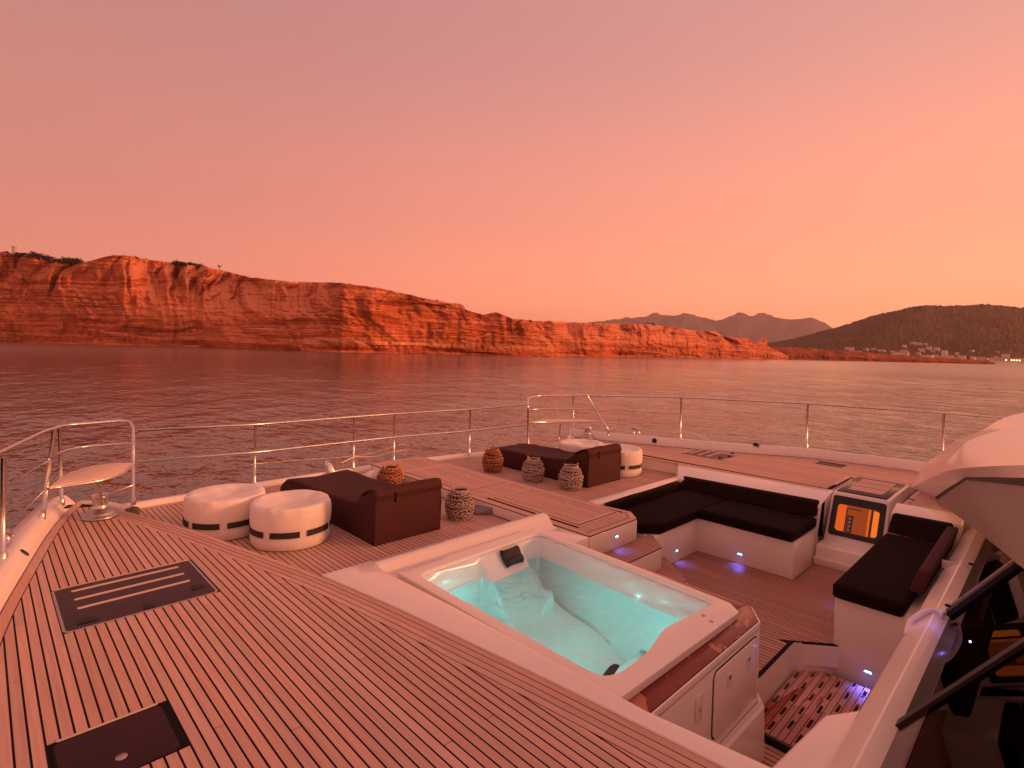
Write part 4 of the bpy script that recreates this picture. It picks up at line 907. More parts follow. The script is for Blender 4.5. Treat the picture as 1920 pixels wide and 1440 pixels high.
o = hull('back_cushion', [(2.10, -7.33, -.008), (3.86, -7.33, -.008), (3.98, -7.47, -.008), (2.10, -7.47, -.008)], [(2.13, -7.50, .150), (3.84, -7.47, .125), (3.98, -7.60, .125), (2.13, -7.66, .150)], CUSH, None, .022, 3); tag(o, 'dark back cushion along the far side of the corner sofa ending at the window', 'cushion')
hull('rear_slope', [(2.10, -7.47, -.3), (4.0, -7.47, -.3), (4.0, -7.64, -.3), (2.10, -7.68, -.3)], [(2.10, -7.63, .118), (3.99, -7.58, .105), (3.99, -7.70, .115), (2.10, -7.75, .135)], GEL, cw)

wb = thing('hatch_box', 'white cabin hatch housing with an orange lit window between the two sofas', 'hatch', (1.74, -7.85, FZ))
def wl(p): return (p[0]-1.74, p[1]+7.85, p[2]-FZ)
hull('housing', [wl(p) for p in ((1.40, -7.47, FZ), (2.075, -7.47, FZ), (2.075, -9.20, FZ), (1.40, -9.20, FZ))], [wl(p) for p in ((1.43, -7.86, .25), (2.045, -7.86, .25), (2.07, -9.13, .25), (1.44, -9.13, .25))], GEL, wb, .022, 3)
hull('plinth', [wl(p) for p in ((1.36, -7.30, FZ), (2.08, -7.30, FZ), (2.08, -7.55, FZ), (1.36, -7.55, FZ))], [wl(p) for p in ((1.36, -7.36, -.33), (2.08, -7.36, -.33), (2.07, -7.60, -.31), (1.37, -7.60, -.31))], GEL, wb, .02, 3)
box('plinth_foot', wl((1.34, -7.285, FZ)), wl((2.082, -7.40, FZ+.085)), GEL, wb, .006)
# slanted face frame: (u along X, w up the slope)
s0 = Vector((0, -7.47, FZ)); s1 = Vector((0, -7.86, .25)); up_ = (s1-s0).normalized(); nrm = Vector((0, up_.z, -up_.y)); Ls = (s1-s0).length
def face(x, w, d): p = s0+up_*w+nrm*d; return wl((x, p.y, p.z))
def plate_face(name, x0, x1, w0, w1, r, d0, d1, mat, parent):
    Lp = rrect(x0, x1, w0, w1, r); return hull(name, [face(x, w, d0) for x, w in Lp], [face(x, w, d1) for x, w in Lp], mat, parent, .002, 1)
fr_o = rrect(1.452, 2.022, .345, .845, .03); fr_i = rrect(1.51, 1.962, .405, .745, .05)
n = len(fr_o); v = [face(x, w, d) for d in (.002, .012) for Lp in (fr_o, fr_i) for x, w in Lp]
f = [(2*n+i, 2*n+(i+1) % n, 3*n+(i+1) % n, 3*n+i) for i in range(n)]+[(i, (i+1) % n, 2*n+(i+1) % n, 2*n+i) for i in range(n)]+[(n+i, n+(i+1) % n, 3*n+(i+1) % n, 3*n+i) for i in range(n)]
win = fix_normals(mesh_obj('window', v, f, RUBBER, wb))
WARM = emitter('cabin_glow', (1.0, .15, .012), .75); WARM2 = emitter('cabin_lamp_wall', (1.0, .22, .018), .9); WOODI = emitter('cabin_wood_glow', (.75, .12, .016), .40); WDARK = material('cabin_dark', (.08, .015, .006), .5)  # cabin lamplight put into the colours: wall, post and wood glow themselves
Lp = fr_i; mesh_obj('lit_cabin', [face(x, w, .0035) for x, w in Lp], [tuple(range(len(Lp)))], WOODI, win)
def slat(x0, x1, w0, w1, mat, nm): mesh_obj(nm, [face(x0, w0, .006), face(x1, w0, .006), face(x1, w1, .006), face(x0, w1, .006)], [(0, 1, 2, 3)], mat, win)
slat(1.86, 1.955, .41, .74, WARM, 'cabin_wall'); slat(1.515, 1.575, .42, .73, WARM2, 'cabin_wall'); slat(1.60, 1.625, .41, .74, WARM, 'cabin_post'); slat(1.575, 1.60, .41, .74, WDARK, 'cabin_post'); slat(1.845, 1.86, .41, .70, WDARK, 'cabin_post'); slat(1.775, 1.84, .41, .62, WDARK, 'cabin_shelf'); slat(1.70, 1.845, .70, .712, WDARK, 'cabin_beam')
for k in range(4):
    o = mesh_obj('cabin_book', [face(1.795, .425+k*.048, .0075), face(1.825, .425+k*.048, .0075), face(1.825, .455+k*.048, .0075), face(1.795, .455+k*.048, .0075)], [(0, 1, 2, 3)], PALE, win)
Lp2 = [face(x, w, .010) for x, w in fr_i]; mesh_obj('pane', Lp2, [tuple(range(len(Lp2)))], PANE, win)
hb = prism('deck_hatch', [wl(p)[:2] for p in ((1.47, -7.90, 0), (2.01, -7.90, 0), (2.04, -9.04, 0), (1.475, -9.02, 0))], .25-FZ+.001, .25-FZ+.012, SMOKE, wb, .003)
prism('hatch_tread', [wl(p)[:2] for p in ((1.555, -8.08, 0), (1.925, -8.08, 0), (1.945, -8.92, 0), (1.555, -8.92, 0))], .25-FZ+.0122, .25-FZ+.0145, TEAK, hb)
for y in (-8.36, -8.64): prism('seam', [wl(p)[:2] for p in ((1.58, y, 0), (1.92, y, 0), (1.92, y-.012, 0), (1.58, y-.012, 0))], .25-FZ+.0146, .25-FZ+.016, CAULK, hb)

# second sofa against the saloon front
prism('sofa_base', [(1.362, -5.405), (1.362, -7.35), (.78, -7.35), (.78, -5.41)], -.85, SB, GEL, cw, .012)
hull('sofa_back', [(.74, -7.352, -.5), (1.385, -7.352, -.5), (1.385, -8.1, -.5), (.74, -8.1, -.5)], [(.74, -7.70, .165), (1.385, -7.70, .165), (1.385, -7.99, .225), (.74, -7.99, .225)], GEL, cw, .01)
cushion('seat_cushion', 'dark seat cushion of the small sofa beside the windscreen', (.86, -7.40, SB+.002), (1.375, -5.365, -.005), .035)
o = hull('back_cushion', [(.86, -7.36, 0), (1.36, -7.36, 0), (1.36, -7.50, 0), (.80, -7.50, 0)], [(.86, -7.60, .17), (1.36, -7.60, .165), (1.36, -7.72, .165), (.80, -7.74, .17)], CUSH, None, .022, 3); tag(o, 'dark back cushion at the far end of the small sofa right of the lit window', 'cushion')
o = hull('back_cushion', [(.78, -5.72, -.02), (.885, -5.72, -.02), (.89, -7.35, -.02), (.78, -7.35, -.02)], [(.745, -5.80, .165), (.835, -5.80, .165), (.85, -7.56, .17), (.745, -7.60, .17)], COVER, None, .022, 3); tag(o, 'dark armrest cushion along the windscreen side of the small sofa', 'cushion')

# grating well by the saloon door
well = empty_structure('well', 'white sunken entry well holding the slotted teak grating', 'well')
box('well_floor', (.2, -5.6, -1.05), (1.62, -2.4, -.90), GELM, well)
skirt('well_riser', [(1.604, -3.9), (1.604, -5.163), (1.352, -5.41)], -.90, FZ-.002, GEL, well)
prism('lower_boards_core', [(.3, -4.12), (1.50, -4.12), (1.50, -2.5), (.3, -2.5)], -.895, -.850, CAULK, well)
planks(well, strip_rects(-4.12, -2.5, .05, .009, .3, 1.5), -.846, .012, TEAK_SHADED)
g = thing('teak_grating', 'slotted wet teak grating lying in the entry well', 'grating', (1.3, -4.75, -.80))
def gl(x, y): return (x-1.3, y+4.75)
gz = -.80
prism('tray', [gl(*p) for p in ((.80, -4.16), (1.58, -4.16), (1.58, -5.40), (.80, -5.40))], -.05, -.028, RUBBER, g)
box('front_edge', (*gl(.80, -4.135), -.05), (*gl(1.59, -4.16), .001), RUBBER, g)
pw = .0482
for i in range(16):
    x0 = .815+i*pw; x1 = x0+pw-.006
    if i % 2 == 0:
        v, f = prism_data([gl(x0, -5.36), gl(x1, -5.36), gl(x1, -4.165), gl(x0, -4.165)], -.026, 0); mesh_obj('grating_plank', v, f, GRATE, g)
    else:
        v, f = [], []; w = .009
        prism_data([gl(x0, -5.36), gl(x0+w, -5.36), gl(x0+w, -4.165), gl(x0, -4.165)], -.026, 0, v, f); prism_data([gl(x1-w, -5.36), gl(x1, -5.36), gl(x1, -4.165), gl(x1-w, -4.165)], -.026, 0, v, f)
        y = -4.165-(.05 if i % 4 == 1 else .17)
        prism_data([gl(x0+w, y), gl(x1-w, y), gl(x1-w, -4.165), gl(x0+w, -4.165)], -.026, -.0003, v, f)
        while True:      # slot from y to ye, then a solid bridge from ye to yn
            ye = y-.125; yn = max(ye-.115, -5.36)
            if ye < -5.36: break
            prism_data([gl(x0+w, yn), gl(x1-w, yn), gl(x1-w, ye), gl(x0+w, ye)], -.026, -.0003, v, f); y = yn
        mesh_obj('grating_plank', v, f, GRATE, g)

# ================================================================ FAR HULL DECK
FOUT = curve([(7.0, -8.55), (6.55, -8.72), (5.377, -9.163), (4.6, -9.52), (3.938, -9.807), (3.134, -10.33), (2.4, -10.48), (1.543, -10.56), (.3, -10.6), (-3, -10.6)], 50)
sd = empty_structure('far_deck', 'planked teak deck of the far hull beyond the sunken cockpit', 'deck')
fin = [(6.85, -8.30), (6.0, -8.15), (5.0, -8.06), (4.3, -8.075), (2.15, -8.12)]
dpoly = fin+[(2.15, -9.22), (1.36, -9.22), (1.36, -7.97), (-3, -7.97)]+FOUT[::-1]
prism('deck_core', dpoly, -.5, HD-.012, GEL, sd); prism('caulking', dpoly, HD-.0118, HD-.0012, CAULK, sd)
h3 = (3.93, 4.69, -9.70, -8.85); h4 = (2.45, 2.86, -10.12, -9.89)
foy = sorted((p[1], p[0]) for p in FOUT)
pr = []
for i in range(52):
    y1 = -8.16-i*.05; a, b = y1-.0456, y1-.0044
    ys = [q[0] for q in foy if q[1] > 1.6]; xs_ = [q[1] for q in foy if q[1] > 1.6]
    xe = min(float(np.interp(a, ys, xs_)), 6.9)-.06; xs0 = 2.2 if a > -9.24 else -2.9
    if y1 > -8.25: xe = min(xe, 5.2)
    segs = [(xs0, xe)]
    for (p, q, c, d) in (h3, h4):
        if a < d and b > c: segs = [t for s, e in segs for t in ([(s, p), (q, e)] if s < p and e > q else [(s, e)])]
    pr += [[(s, a), (e, a), (e, b), (s, b)] for s, e in segs if e > s+.05]
planks(sd, pr, HD, .012, TEAKI, joined=True)
pr = [[(-2.9, -8.07-i*.05-.0458), (1.28, -8.07-i*.05-.0458), (1.28, -8.07-i*.05-.0042), (-2.9, -8.07-i*.05-.0042)] for i in range(22)]
planks(sd, pr, HD, .012, TEAK)
for (pl_, mt) in (([(1.285, -8.02), (1.345, -8.02), (1.345, -8.40), (1.285, -8.40)], TEAKY), ([(1.285, -8.46), (1.345, -8.46), (1.345, -9.16), (1.285, -9.16)], TEAKY), ([(-2.9, -8.0), (1.28, -8.0), (1.28, -8.066), (-2.9, -8.066)], TEAK), ([(2.17, -8.5), (2.235, -8.5), (2.235, -9.24), (2.17, -9.24)], TEAKY)):
    planks(sd, [pl_], HD+.002, .012, mt, name='margin_board')
m0, m1 = offset_strip(fin, -.004, -.06)
for c in range(len(fin)-1): planks(sd, [[m0[c], m0[c+1], m1[c+1], m1[c]]], HD+.001, .012, TEAK, name='margin_board')
fbul = empty_structure('far_bulwark', 'white bulwark along the outer edge of the far deck', 'bulwark')
coaming('rail_cap', FOUT[::-1], .05, HD+.15, .17, HD+.13, fbul, sgn=-1)
nose2 = curve([(7.0, -8.55), (6.98, -8.45), (6.88, -8.32), (6.7, -8.2)], 10)
coaming('stem_cap', nose2, .05, HD+.05, .15, HD+.03, fbul, sgn=1)

# ================================================================ COACHROOF AND WINDSCREEN
def cols(P, k=6):   # Catmull-Rom through matching stations, k steps between
    P = [Vector(p) for p in P]; out = []
    for i in range(len(P)-1):
        p0, p1, p2, p3 = P[max(i-1, 0)], P[i], P[i+1], P[min(i+2, len(P)-1)]
        for q in range(k):
            t = q/k; out.append(.5*((2*p1)+(p2-p0)*t+(2*p0-5*p1+4*p2-p3)*t*t+(3*p1-p0-3*p2+p3)*t**3))
    out.append(P[-1]); return out
def lin(P, k=6):
    P = [Vector(p) for p in P]; return [P[i].lerp(P[i+1], q/k) for i in range(len(P)-1) for q in range(k)]+[P[-1]]
SP = [(1.442,-9.350,0.225), (1.374,-9.350,0.387), (1.302,-9.350,0.534), (1.212,-9.350,0.645), (1.117,-9.350,0.755), (0.982,-9.350,0.919), (0.763,-9.350,1.047), (0.443,-9.350,1.299), (-0.284,-9.350,1.540)]
WP = [(1.440,-9.200,0.190), (1.236,-8.850,0.395), (1.084,-8.550,0.531), (0.973,-8.300,0.634), (0.852,-8.000,0.723), (0.699,-7.600,0.824), (0.467,-7.000,0.964), (0.224,-6.450,1.091), (-0.159,-5.600,1.280)]
MP = WP[:3]+[(0.985,-8.500,0.715), (0.893,-8.550,0.868), (0.787,-8.550,1.007), (0.574,-8.550,1.139), (0.311,-8.550,1.253), (-0.226,-8.550,1.416)]
VP = [(1.123,-8.800,0.204), (0.999,-8.500,0.363), (0.917,-8.300,0.465), (0.853,-8.150,0.539), (0.806,-8.050,0.595), (0.742,-7.900,0.670), (0.462,-7.100,0.844), (0.218,-6.400,0.989), (-0.160,-5.500,1.183)]
V1P = [(1.097,-8.730,0.181), (0.979,-8.430,0.333), (0.898,-8.230,0.435), (0.835,-8.080,0.517), (0.788,-7.980,0.573), (0.729,-7.830,0.650), (0.456,-7.030,0.801), (0.214,-6.330,0.928), (-0.161,-5.430,1.084)]
UP = V1P[:6]+[(0.406,-6.500,0.755), (0.180,-5.550,0.838), (-0.135,-4.200,0.960)]
EP = [(1.050,-8.400,0.237), (0.892,-7.850,0.293), (0.768,-7.350,0.356), (0.658,-6.900,0.414), (0.558,-6.450,0.478), (0.396,-5.750,0.566), (0.265,-5.100,0.662), (0.178,-4.650,0.727), (-0.155,-3.200,0.922)]
E_, U_, V1, V_, W_, M_, S_ = lin(EP), lin(UP), lin(V1P), lin(VP), cols(WP), cols(MP), cols(SP)
roof = empty_structure('coachroof', 'white curved coachroof corner and brow over the windscreen', 'roof')
def strip(name, rows, mat, k=6):
    out = []
    for a_, b_ in zip(rows, rows[1:]): out += [[p.lerp(q, t/k) for p, q in zip(a_, b_)] for t in range(k)]
    out.append(rows[-1]); return fix_normals(loft(name, out, mat, roof))
BROW = material('brow_grey', (.20, .15, .13), .55, bump=.05, bscale=200); strip('brow_soffit', [E_, U_], BROW); strip('brow_recess', [U_[30:], V1[30:]], BROW); strip('brow_gasket', [V1, V_], RUBBER, 2); strip('fascia', [V_, W_], GEL)
def bulge(a_, b_, h, k=8):
    out = []
    for t in range(k+1): out.append([p.lerp(q, t/k)+Vector((0, 0, h*math.sin(math.pi*t/k))) for p, q in zip(a_, b_)])
    return out
fix_normals(loft('roof_panel', bulge(W_[12:], M_[12:], .0), GEL, roof)); fix_normals(loft('roof_shoulder', bulge(M_, S_, .0), GEL, roof))
B_ = [Vector((p.x-.10, p.y-.22, HD-.02)) for p in S_]; fix_normals(loft('roof_side', [S_, [Vector((p.x-.03, p.y-.10, p.z-.10*(p.z-.2))) for p in S_], B_], GEL, roof))
sill = empty_structure('windscreen_sill', 'white moulded sill below the raked windscreen', 'sill')
prof = [(.90, -.92), (.80, -.35), (.742, .00), (.728, .060), (.716, .078), (.612, .156), (.600, .158), (.522, .118), (.50, .02)]
ys = [-2.35, -2.8, -3.3, -4, -5, -6, -6.9, -7.7, -8.05]
rows = [[Vector((x-(.02 if z > .05 else 0)*(1 if y > -6.3 else 0)*0, y, z)) for y in ys] for x, z in prof]
sb_ = fix_normals(loft('sill_beam', rows, GEL, sill)); sb_.data.set_sharp_from_angle(angle=R(16))
box('joint', (.535, -6.312, .08), (.735, -6.306, .1535), GELM, sill)
hull('corner_block', [(.70, -2.40, -.90), (1.03, -2.40, -.90), (.98, -3.50, -.90), (.70, -3.62, -.90)], [(.70, -2.40, .015), (.98, -2.40, -.01), (.885, -3.38, -.005), (.70, -3.60, .03)], GEL, sill, .03, 3)
lathe('drain_plate', [(.001, 0), (.034, 0), (.036, .004), (.028, .008), (.001, .008)], GEL, sill, 24, loc=(0.457,-3.235,0.125)).rotation_euler = (0, R(-20), 0)
lathe('drain_eye', [(.001, 0), (.010, 0), (.010, .002), (.001, .002)], RUBBER, sill, 12, loc=Vector((0.450,-3.203,0.137))).rotation_euler = (0, R(-20), 0)
ws = thing('windscreen', 'raked dark windscreen glass with black and silver mullions at the right of the cockpit', 'windscreen', (.53, -4.5, .118))
K = .74
def gp(y, s, d=0): # s height above the base, d proud of the glass
    return (-K*s+.59*d, y+4.5, s+.80*d)
def gslab(name, y0, y1, s0, s1, d0, d1, mat, par=ws):
    lo_ = [gp(y0, s0, d0), gp(y1, s0, d0), gp(y1, s1, d0), gp(y0, s1, d0)]; hi_ = [gp(y0, s0, d1), gp(y1, s0, d1), gp(y1, s1, d1), gp(y0, s1, d1)]
    return hull(name, lo_, hi_, mat, par)
TOP = .98
gslab('pane', -8.0, -5.20, .0, TOP, -.004, .004, SCREEN); gslab('pane', -5.04, -3.385, .0, TOP, -.004, .004, SCREEN); gslab('pane', -3.335, -1.9, .0, TOP, -.004, .004, SCREEN)
mu = gslab('mullion', -5.22, -5.03, -.01, TOP, .005, .035, RUBBER); gslab('mullion_strip', -5.125, -5.095, -.012, TOP, .035, .045, STEELD, mu)
gslab('mullion', -3.395, -3.325, -.01, TOP, .005, .022, RUBBER)
gslab('dark_border', -3.325, -1.9, .0, .16, .0045, .006, SMOKE)
INT = material('interior_trim', (.16, .06, .05), .6); INT2 = material('interior_panel', (.34, .12, .09), .6)
sal = empty_structure('saloon', 'dim saloon interior behind the windscreen', 'interior')
box('dashboard', (.30, -7.9, -.2), (.46, -2.0, .02), INT, sal); box('saloon_floor', (-3, -8, -.92), (.5, -2, -.88), INT, sal); box('back_wall', (-3.1, -8, -.9), (-3, -2, 1.4), INT2, sal)
tube('wire', smooth_path([(0.325,-3.153,0.300), (0.324,-3.116,0.270), (0.349,-3.080,0.250)], .03), .003, PALE, sal)
br = tube('hinge_arm', [(0.725,-4.692,0.030), (0.732,-4.798,0.090), (0.649,-4.936,0.165), (0.552,-4.987,0.165)], .020, GEL, ws, 10, .06); br.parent = ws; br.location = (-.53, 4.5, -.118)
for (x, y, z) in ((0.536,-4.966,0.220), (0.512,-6.052,0.240)):
    o = lathe('hinge_knob', [(.001, 0), (.016, 0), (.018, .012), (.001, .02)], RUBBER, ws, 12, loc=(x-.53, y+4.5, z-.118))
x, y, z = (0.568,-4.955,0.150); o = box('hinge_block', (x-.53-.015, y+4.5-.03, z-.118-.01), (x-.53+.015, y+4.5+.03, z-.118+.03), GEL, ws, .005)

# ================================================================ RAILS, BOW SEATS
def rail_thing(name, label, cat, group=None): return thing(name, label, cat)
RR_ = .0165
gr = thing('guard_rail', 'stainless guard rail with two bars along the foredeck edge between the bow seats', 'guard rail', (7.6, -4.4, .05))
def rl(p): return (p[0]-7.6, p[1]+4.4, p[2]-.05)
bases = [(6.80, -1.16, .22), (7.66, -2.69, .055), (7.66, -4.15, .055), (7.64, -4.86, .055), (7.42, -6.28, .055), (6.98, -7.36, .06)]
for (x, y, z) in bases[1:5]:
    tube('post', [rl((x, y, z)), rl((x, y, .85))], .015, STEEL, gr, 8); lathe('post_base', [(.03, 0), (.03, .012), (.021, .03), (.021, .10), (.016, .105)], STEEL, gr, 12, loc=rl((x, y, z)))
tp = [(6.978,-1.229,0.990), (7.66, -2.69, .85), (7.66, -4.15, .85), (7.64, -4.86, .85), (7.42, -6.28, .855), (6.98, -7.36, .93)]
md = [(6.923,-1.223,0.660), (7.66, -2.69, .47), (7.66, -4.15, .47), (7.64, -4.86, .47), (7.42, -6.28, .47), (6.98, -7.36, .55)]
tube('top_rail', [rl(p) for p in tp], .0145, STEEL, gr, 8, .3); tube('middle_rail', [rl(p) for p in md], .0145, STEEL, gr, 8, .3)
tube('wire', [rl((6.794,-1.203,0.420)), rl((7.66, -2.69, .32)), rl((7.66, -4.15, .24)), rl((7.655, -4.5, .25)), rl((7.64, -4.86, .32)), rl((7.63, -5.3, .35))], .005, STEELD, gr, 6, .2)
tube('rope', [rl((7.416,-3.826,0.220)), rl((7.625,-4.152,0.240)), rl((7.505,-4.405,0.220)), rl((7.227,-4.620,0.330)), rl((7.150,-4.853,0.340))], .008, CANVAS, gr, 6, .1)
pp = thing('pulpit', 'stainless pulpit rail with a built-in white seat at the near bow', 'pulpit rail', (6.9, -.8, .22))
def pl_(p): return (p[0]-6.9, p[1]+.8, p[2]-.22)
tube('top_rail', [pl_(p) for p in ((5.428,0.044,1.050), (5.964,-0.148,1.050), (6.962,-0.468,1.050), (7.345,-0.660,1.050), (7.418,-1.209,1.050), (7.275,-1.246,1.010), (7.044,-1.208,0.850), (6.836,-1.179,0.240))], .0165, STEEL, pp, 10, .10)
tube('leg', [pl_((7.104,-0.555,1.045)), pl_((6.887,-0.472,0.380)), pl_((6.644,-0.438,0.260))], .021, STEEL, pp, 10, .08)
tube('leg', [pl_((7.158,-0.601,1.045)), pl_((7.150,-0.623,0.250))], .0165, STEEL, pp, 10)
tube('middle_rail', [pl_(p) for p in ((6.549,-0.484,0.850), (6.901,-0.606,0.850), (7.070,-0.756,0.850), (7.075,-1.213,0.845))], .0125, STEEL, pp, 8, .10)
tube('seat_edge', [pl_(p) for p in ((6.166,-0.432,0.655), (6.190,-0.665,0.655), (6.239,-0.886,0.660), (6.395,-1.035,0.670), (6.729,-1.152,0.680))], .013, STEEL, pp, 8, .12)
tube('seat_stay', [pl_((6.273,-0.810,0.655)), pl_((6.392,-0.839,0.500)), pl_((6.722,-0.910,0.240))], .013, STEEL, pp, 8)
tube('lower_stay', [pl_((6.534,-0.921,0.440)), pl_((6.828,-1.176,0.440))], .010, STEEL, pp, 8)
so = [(6.149,-0.449,0.665), (6.182,-0.552,0.665), (6.214,-0.725,0.665), (6.248,-0.888,0.668), (6.405,-1.023,0.675), (6.739,-1.144,0.685), (6.838,-1.015,0.685), (6.806,-0.814,0.685), (6.649,-0.641,0.680), (6.405,-0.534,0.672)]
hull('seat', [(p[0]-6.9, p[1]+.8, p[2]-.235) for p in so], [(p[0]-6.9, p[1]+.8, p[2]-.21) for p in so], SEATM, pp, .006)
for q in ((6.644,-0.438,0.260), (7.150,-0.623,0.250), (6.869,-1.185,0.220)): lathe('foot', [(.026, 0), (.026, .03), (.022, .07), (.018, .075)], STEEL, pp, 12, loc=pl_(q))
ll = thing('lifeline', 'stainless lifeline post and wires running aft from the near pulpit', 'lifeline', (5.59, -.14, .25))
def l_(p): return (p[0]-5.59, p[1]+.14, p[2]-.25)
tube('post', [l_((5.59, -.144, .25)), l_((5.60, -.145, 1.06))], .017, STEEL, ll, 10); lathe('post_base', [(.032, 0), (.032, .03), (.024, .10), (.018, .105)], STEEL, ll, 12, loc=l_((5.59, -.144, .24)))
tube('wire', [l_((5.743,-0.135,0.800)), l_((6.502,-0.469,0.840))], .0045, STEELD, ll, 6); tube('wire', [l_((5.698,-0.136,0.450)), l_((6.221,-0.426,0.640))], .0045, STEELD, ll, 6)
# far bow
p2 = thing('pulpit', 'stainless pulpit rail with a slim seat at the far bow', 'pulpit rail', (6.8, -8.2, .25))
def q_(p): return (p[0]-6.8, p[1]+8.2, p[2]-.25)
tube('top_rail', [q_(p) for p in ((6.910,-7.268,0.100), (6.538,-6.847,0.980), (6.984,-7.309,1.040), (7.120,-7.717,1.060), (6.707,-8.718,1.060), (6.496,-8.966,1.060))], .0165, STEEL, p2, 10, .12)
tube('leg', [q_((6.803,-8.414,1.055)), q_((6.602,-8.185,0.300))], .0165, STEEL, p2, 8); tube('leg', [q_((6.661,-8.676,1.055)), q_((6.123,-8.493,0.600)), q_((6.050,-8.570,0.460)), q_((6.084,-8.607,0.350))], .0165, STEEL, p2, 8, .08)
tube('middle_rail', [q_((6.982,-7.329,0.830)), q_((6.829,-7.739,0.840)), q_((6.331,-8.543,0.830))], .012, STEEL, p2, 8, .2)
tube('seat_edge', [q_((6.834,-7.183,0.620)), q_((6.526,-7.704,0.620)), q_((6.169,-8.556,0.610))], .015, STEEL, p2, 8); tube('seat_stay', [q_((6.497,-7.686,0.610)), q_((6.679,-7.866,0.280))], .012, STEEL, p2, 8)
so = [(6.857,-7.334,0.625), (6.516,-7.845,0.625), (6.202,-8.498,0.625), (6.483,-8.200,0.640), (6.706,-7.915,0.640), (6.839,-7.607,0.640)]
hull('seat', [(p[0]-6.8, p[1]+8.2, p[2]-.265) for p in so], [(p[0]-6.8, p[1]+8.2, p[2]-.245) for p in so], SEATM, p2)
fr = thing('guard_rail', 'single bar guard rail on posts along the far side of the yacht', 'guard rail', (3.1, -10.4, .33))
def fr_(p): return (p[0]-3.1, p[1]+10.4, p[2]-.33)
fpos = [(5.07, -9.50), (3.14, -10.38), (1.30, -10.72)]
for (x, y) in fpos:
    tube('post', [fr_((x, y, .32)), fr_((x, y, 1.13))], .017, STEEL, fr, 8); lathe('post_base', [(.032, 0), (.03, .02), (.024, .11), (.018, .115)], STEEL, fr, 12, loc=fr_((x, y, .325)))
tube('top_rail', [fr_(p) for p in ((6.507,-8.945,1.060), (5.07, -9.50, 1.12), (3.14, -10.38, 1.135), (1.30, -10.72, 1.14), (-1.5, -10.8, 1.14))], .0165, STEEL, fr, 8, .3)
tube('wire', [fr_((6.331,-8.543,0.830)), fr_((5.07, -9.50, .80)), ], .004, STEELD, fr, 5)

# ================================================================ DECK GEAR
def capstan(name, label, p):
    t = thing(name, label, 'capstan', p)
    lathe('base', [(.150, 0), (.152, .018), (.138, .030), (.128, .034), (.126, .050), (.115, .062), (.085, .085), (.074, .095)], STEELD, t, 40)
    d = lathe('drum', [(.074, .095), (.064, .105), (.060, .13), (.060, .185), (.066, .205), (.070, .212)], STEEL, t, 40)
    v, f = [], []
    for k in range(8):
        for q in range(28):
            a = 2*math.pi*(q+.5*(k % 2))/28; z = .118+k*.0105; b = len(v); r = .0615
            for (da, dz, dr) in ((0, .005, 0), (.09, 0, 0), (0, -.005, 0), (-.09, 0, 0), (0, 0, .003)): v.append(((r+dr)*math.cos(a+da), (r+dr)*math.sin(a+da), z+dz))
            f += [(b, b+3, b+4), (b+1, b, b+4), (b+2, b+1, b+4), (b+3, b+2, b+4)]
    kn = mesh_obj('knurl', v, f, STEELD, d); kn['kind'] = 'stuff'
    lathe('cap', [(.070, .212), (.075, .218), (.075, .226), (.055, .232), (.001, .233)], STEEL, t, 40)
    return t
capstan('capstan', 'stainless rope capstan on the teak at the near bow', (6.66, -.875, HD+.001))
capstan('capstan', 'stainless rope capstan beside the white poufs at the far bow', (6.62, -8.68, HD+.001))
def cleat(label, p, rz, s=1.0):
    t = thing('cleat', label, 'cleat', p, rz); 
    tube('horn', [(-.17*s, 0, .085*s), (-.10*s, 0, .092*s), (.10*s, 0, .092*s), (.17*s, 0, .085*s)], [.009*s, .016*s, .016*s, .009*s], STEEL, t, 10)
    for x in (-.06, .06): tube('leg', [(x*s*1.3, 0, 0), (x*s, 0, .09*s)], [.022*s, .015*s], STEEL, t, 10)
    return t
cleat('stainless mooring cleat on the near bulwark at the left edge', (6.05, -.16, HD+.085), R(15), 1.15); cleat('stainless mooring cleat on the far bulwark near the bow', (5.83, -9.18, HD+.145), R(-24), 1.25)
t = thing('fairlead', 'pair of polished fairlead horns on the front edge behind the near daybed', 'fairlead', (7.66, -3.78, .052), R(80))
for y in (-.07, .06): hull('horn', [(-.05, y-.012, 0), (.05, y-.012, 0), (.05, y+.012, 0), (-.05, y+.012, 0)], [(-.01, y-.07, .13), (.05, y-.07, .15), (.05, y-.045, .15), (-.01, y-.045, .13)], STEEL, t, .006)
box('plate', (-.06, -.14, 0), (.06, .13, .010), STEEL, t, .003)
def oval(label, p, nrm_, rx, ry):
    t = thing('vent', label, 'vent', p); t.rotation_euler = Vector(nrm_).to_track_quat('Z', 'Y').to_euler()
    o = lathe('cover', [(.001, -.004), (1, -.004), (1, .006), (.8, .011), (.001, .012)], RUBBER, t, 24); o.scale = (rx, ry, 1)
    for k in range(3): o = box('slot', (-rx*.55, (k-1)*ry*.5-.003, .0115), (rx*.55, (k-1)*ry*.5+.003, .014), SMOKE, t)
oval('black oval vent on the inner slope of the near bulwark', (5.761,-0.272,0.253), (-.15, -.80, .75), .022, .040)
oval('round black vent on the far bulwark by the cleat', (5.417,-9.167,0.285), (-.3, .85, .25), .045, .045)
t = thing('navigation_light', 'small black fitting standing on top of the far bulwark', 'light fitting', (3.835,-9.937,0.335)); hull('housing', [(-.06, -.03, 0), (.06, -.03, 0), (.06, .03, 0), (-.06, .03, 0)], [(-.055, -.02, .05), (.02, -.02, .06), (.02, .02, .06), (-.055, .02, .05)], RUBBER, t, .008)
t = thing('deck_plate', 'small square black plate on the near bulwark by the bow', 'plate', (6.903,-0.651,0.285), R(-25)); box('plate', (-.05, -.025, 0), (.05, .025, .012), RUBBER, t, .004); box('plate_rib', (-.04, -.004, .012), (.04, .004, .016), SMOKE, t)
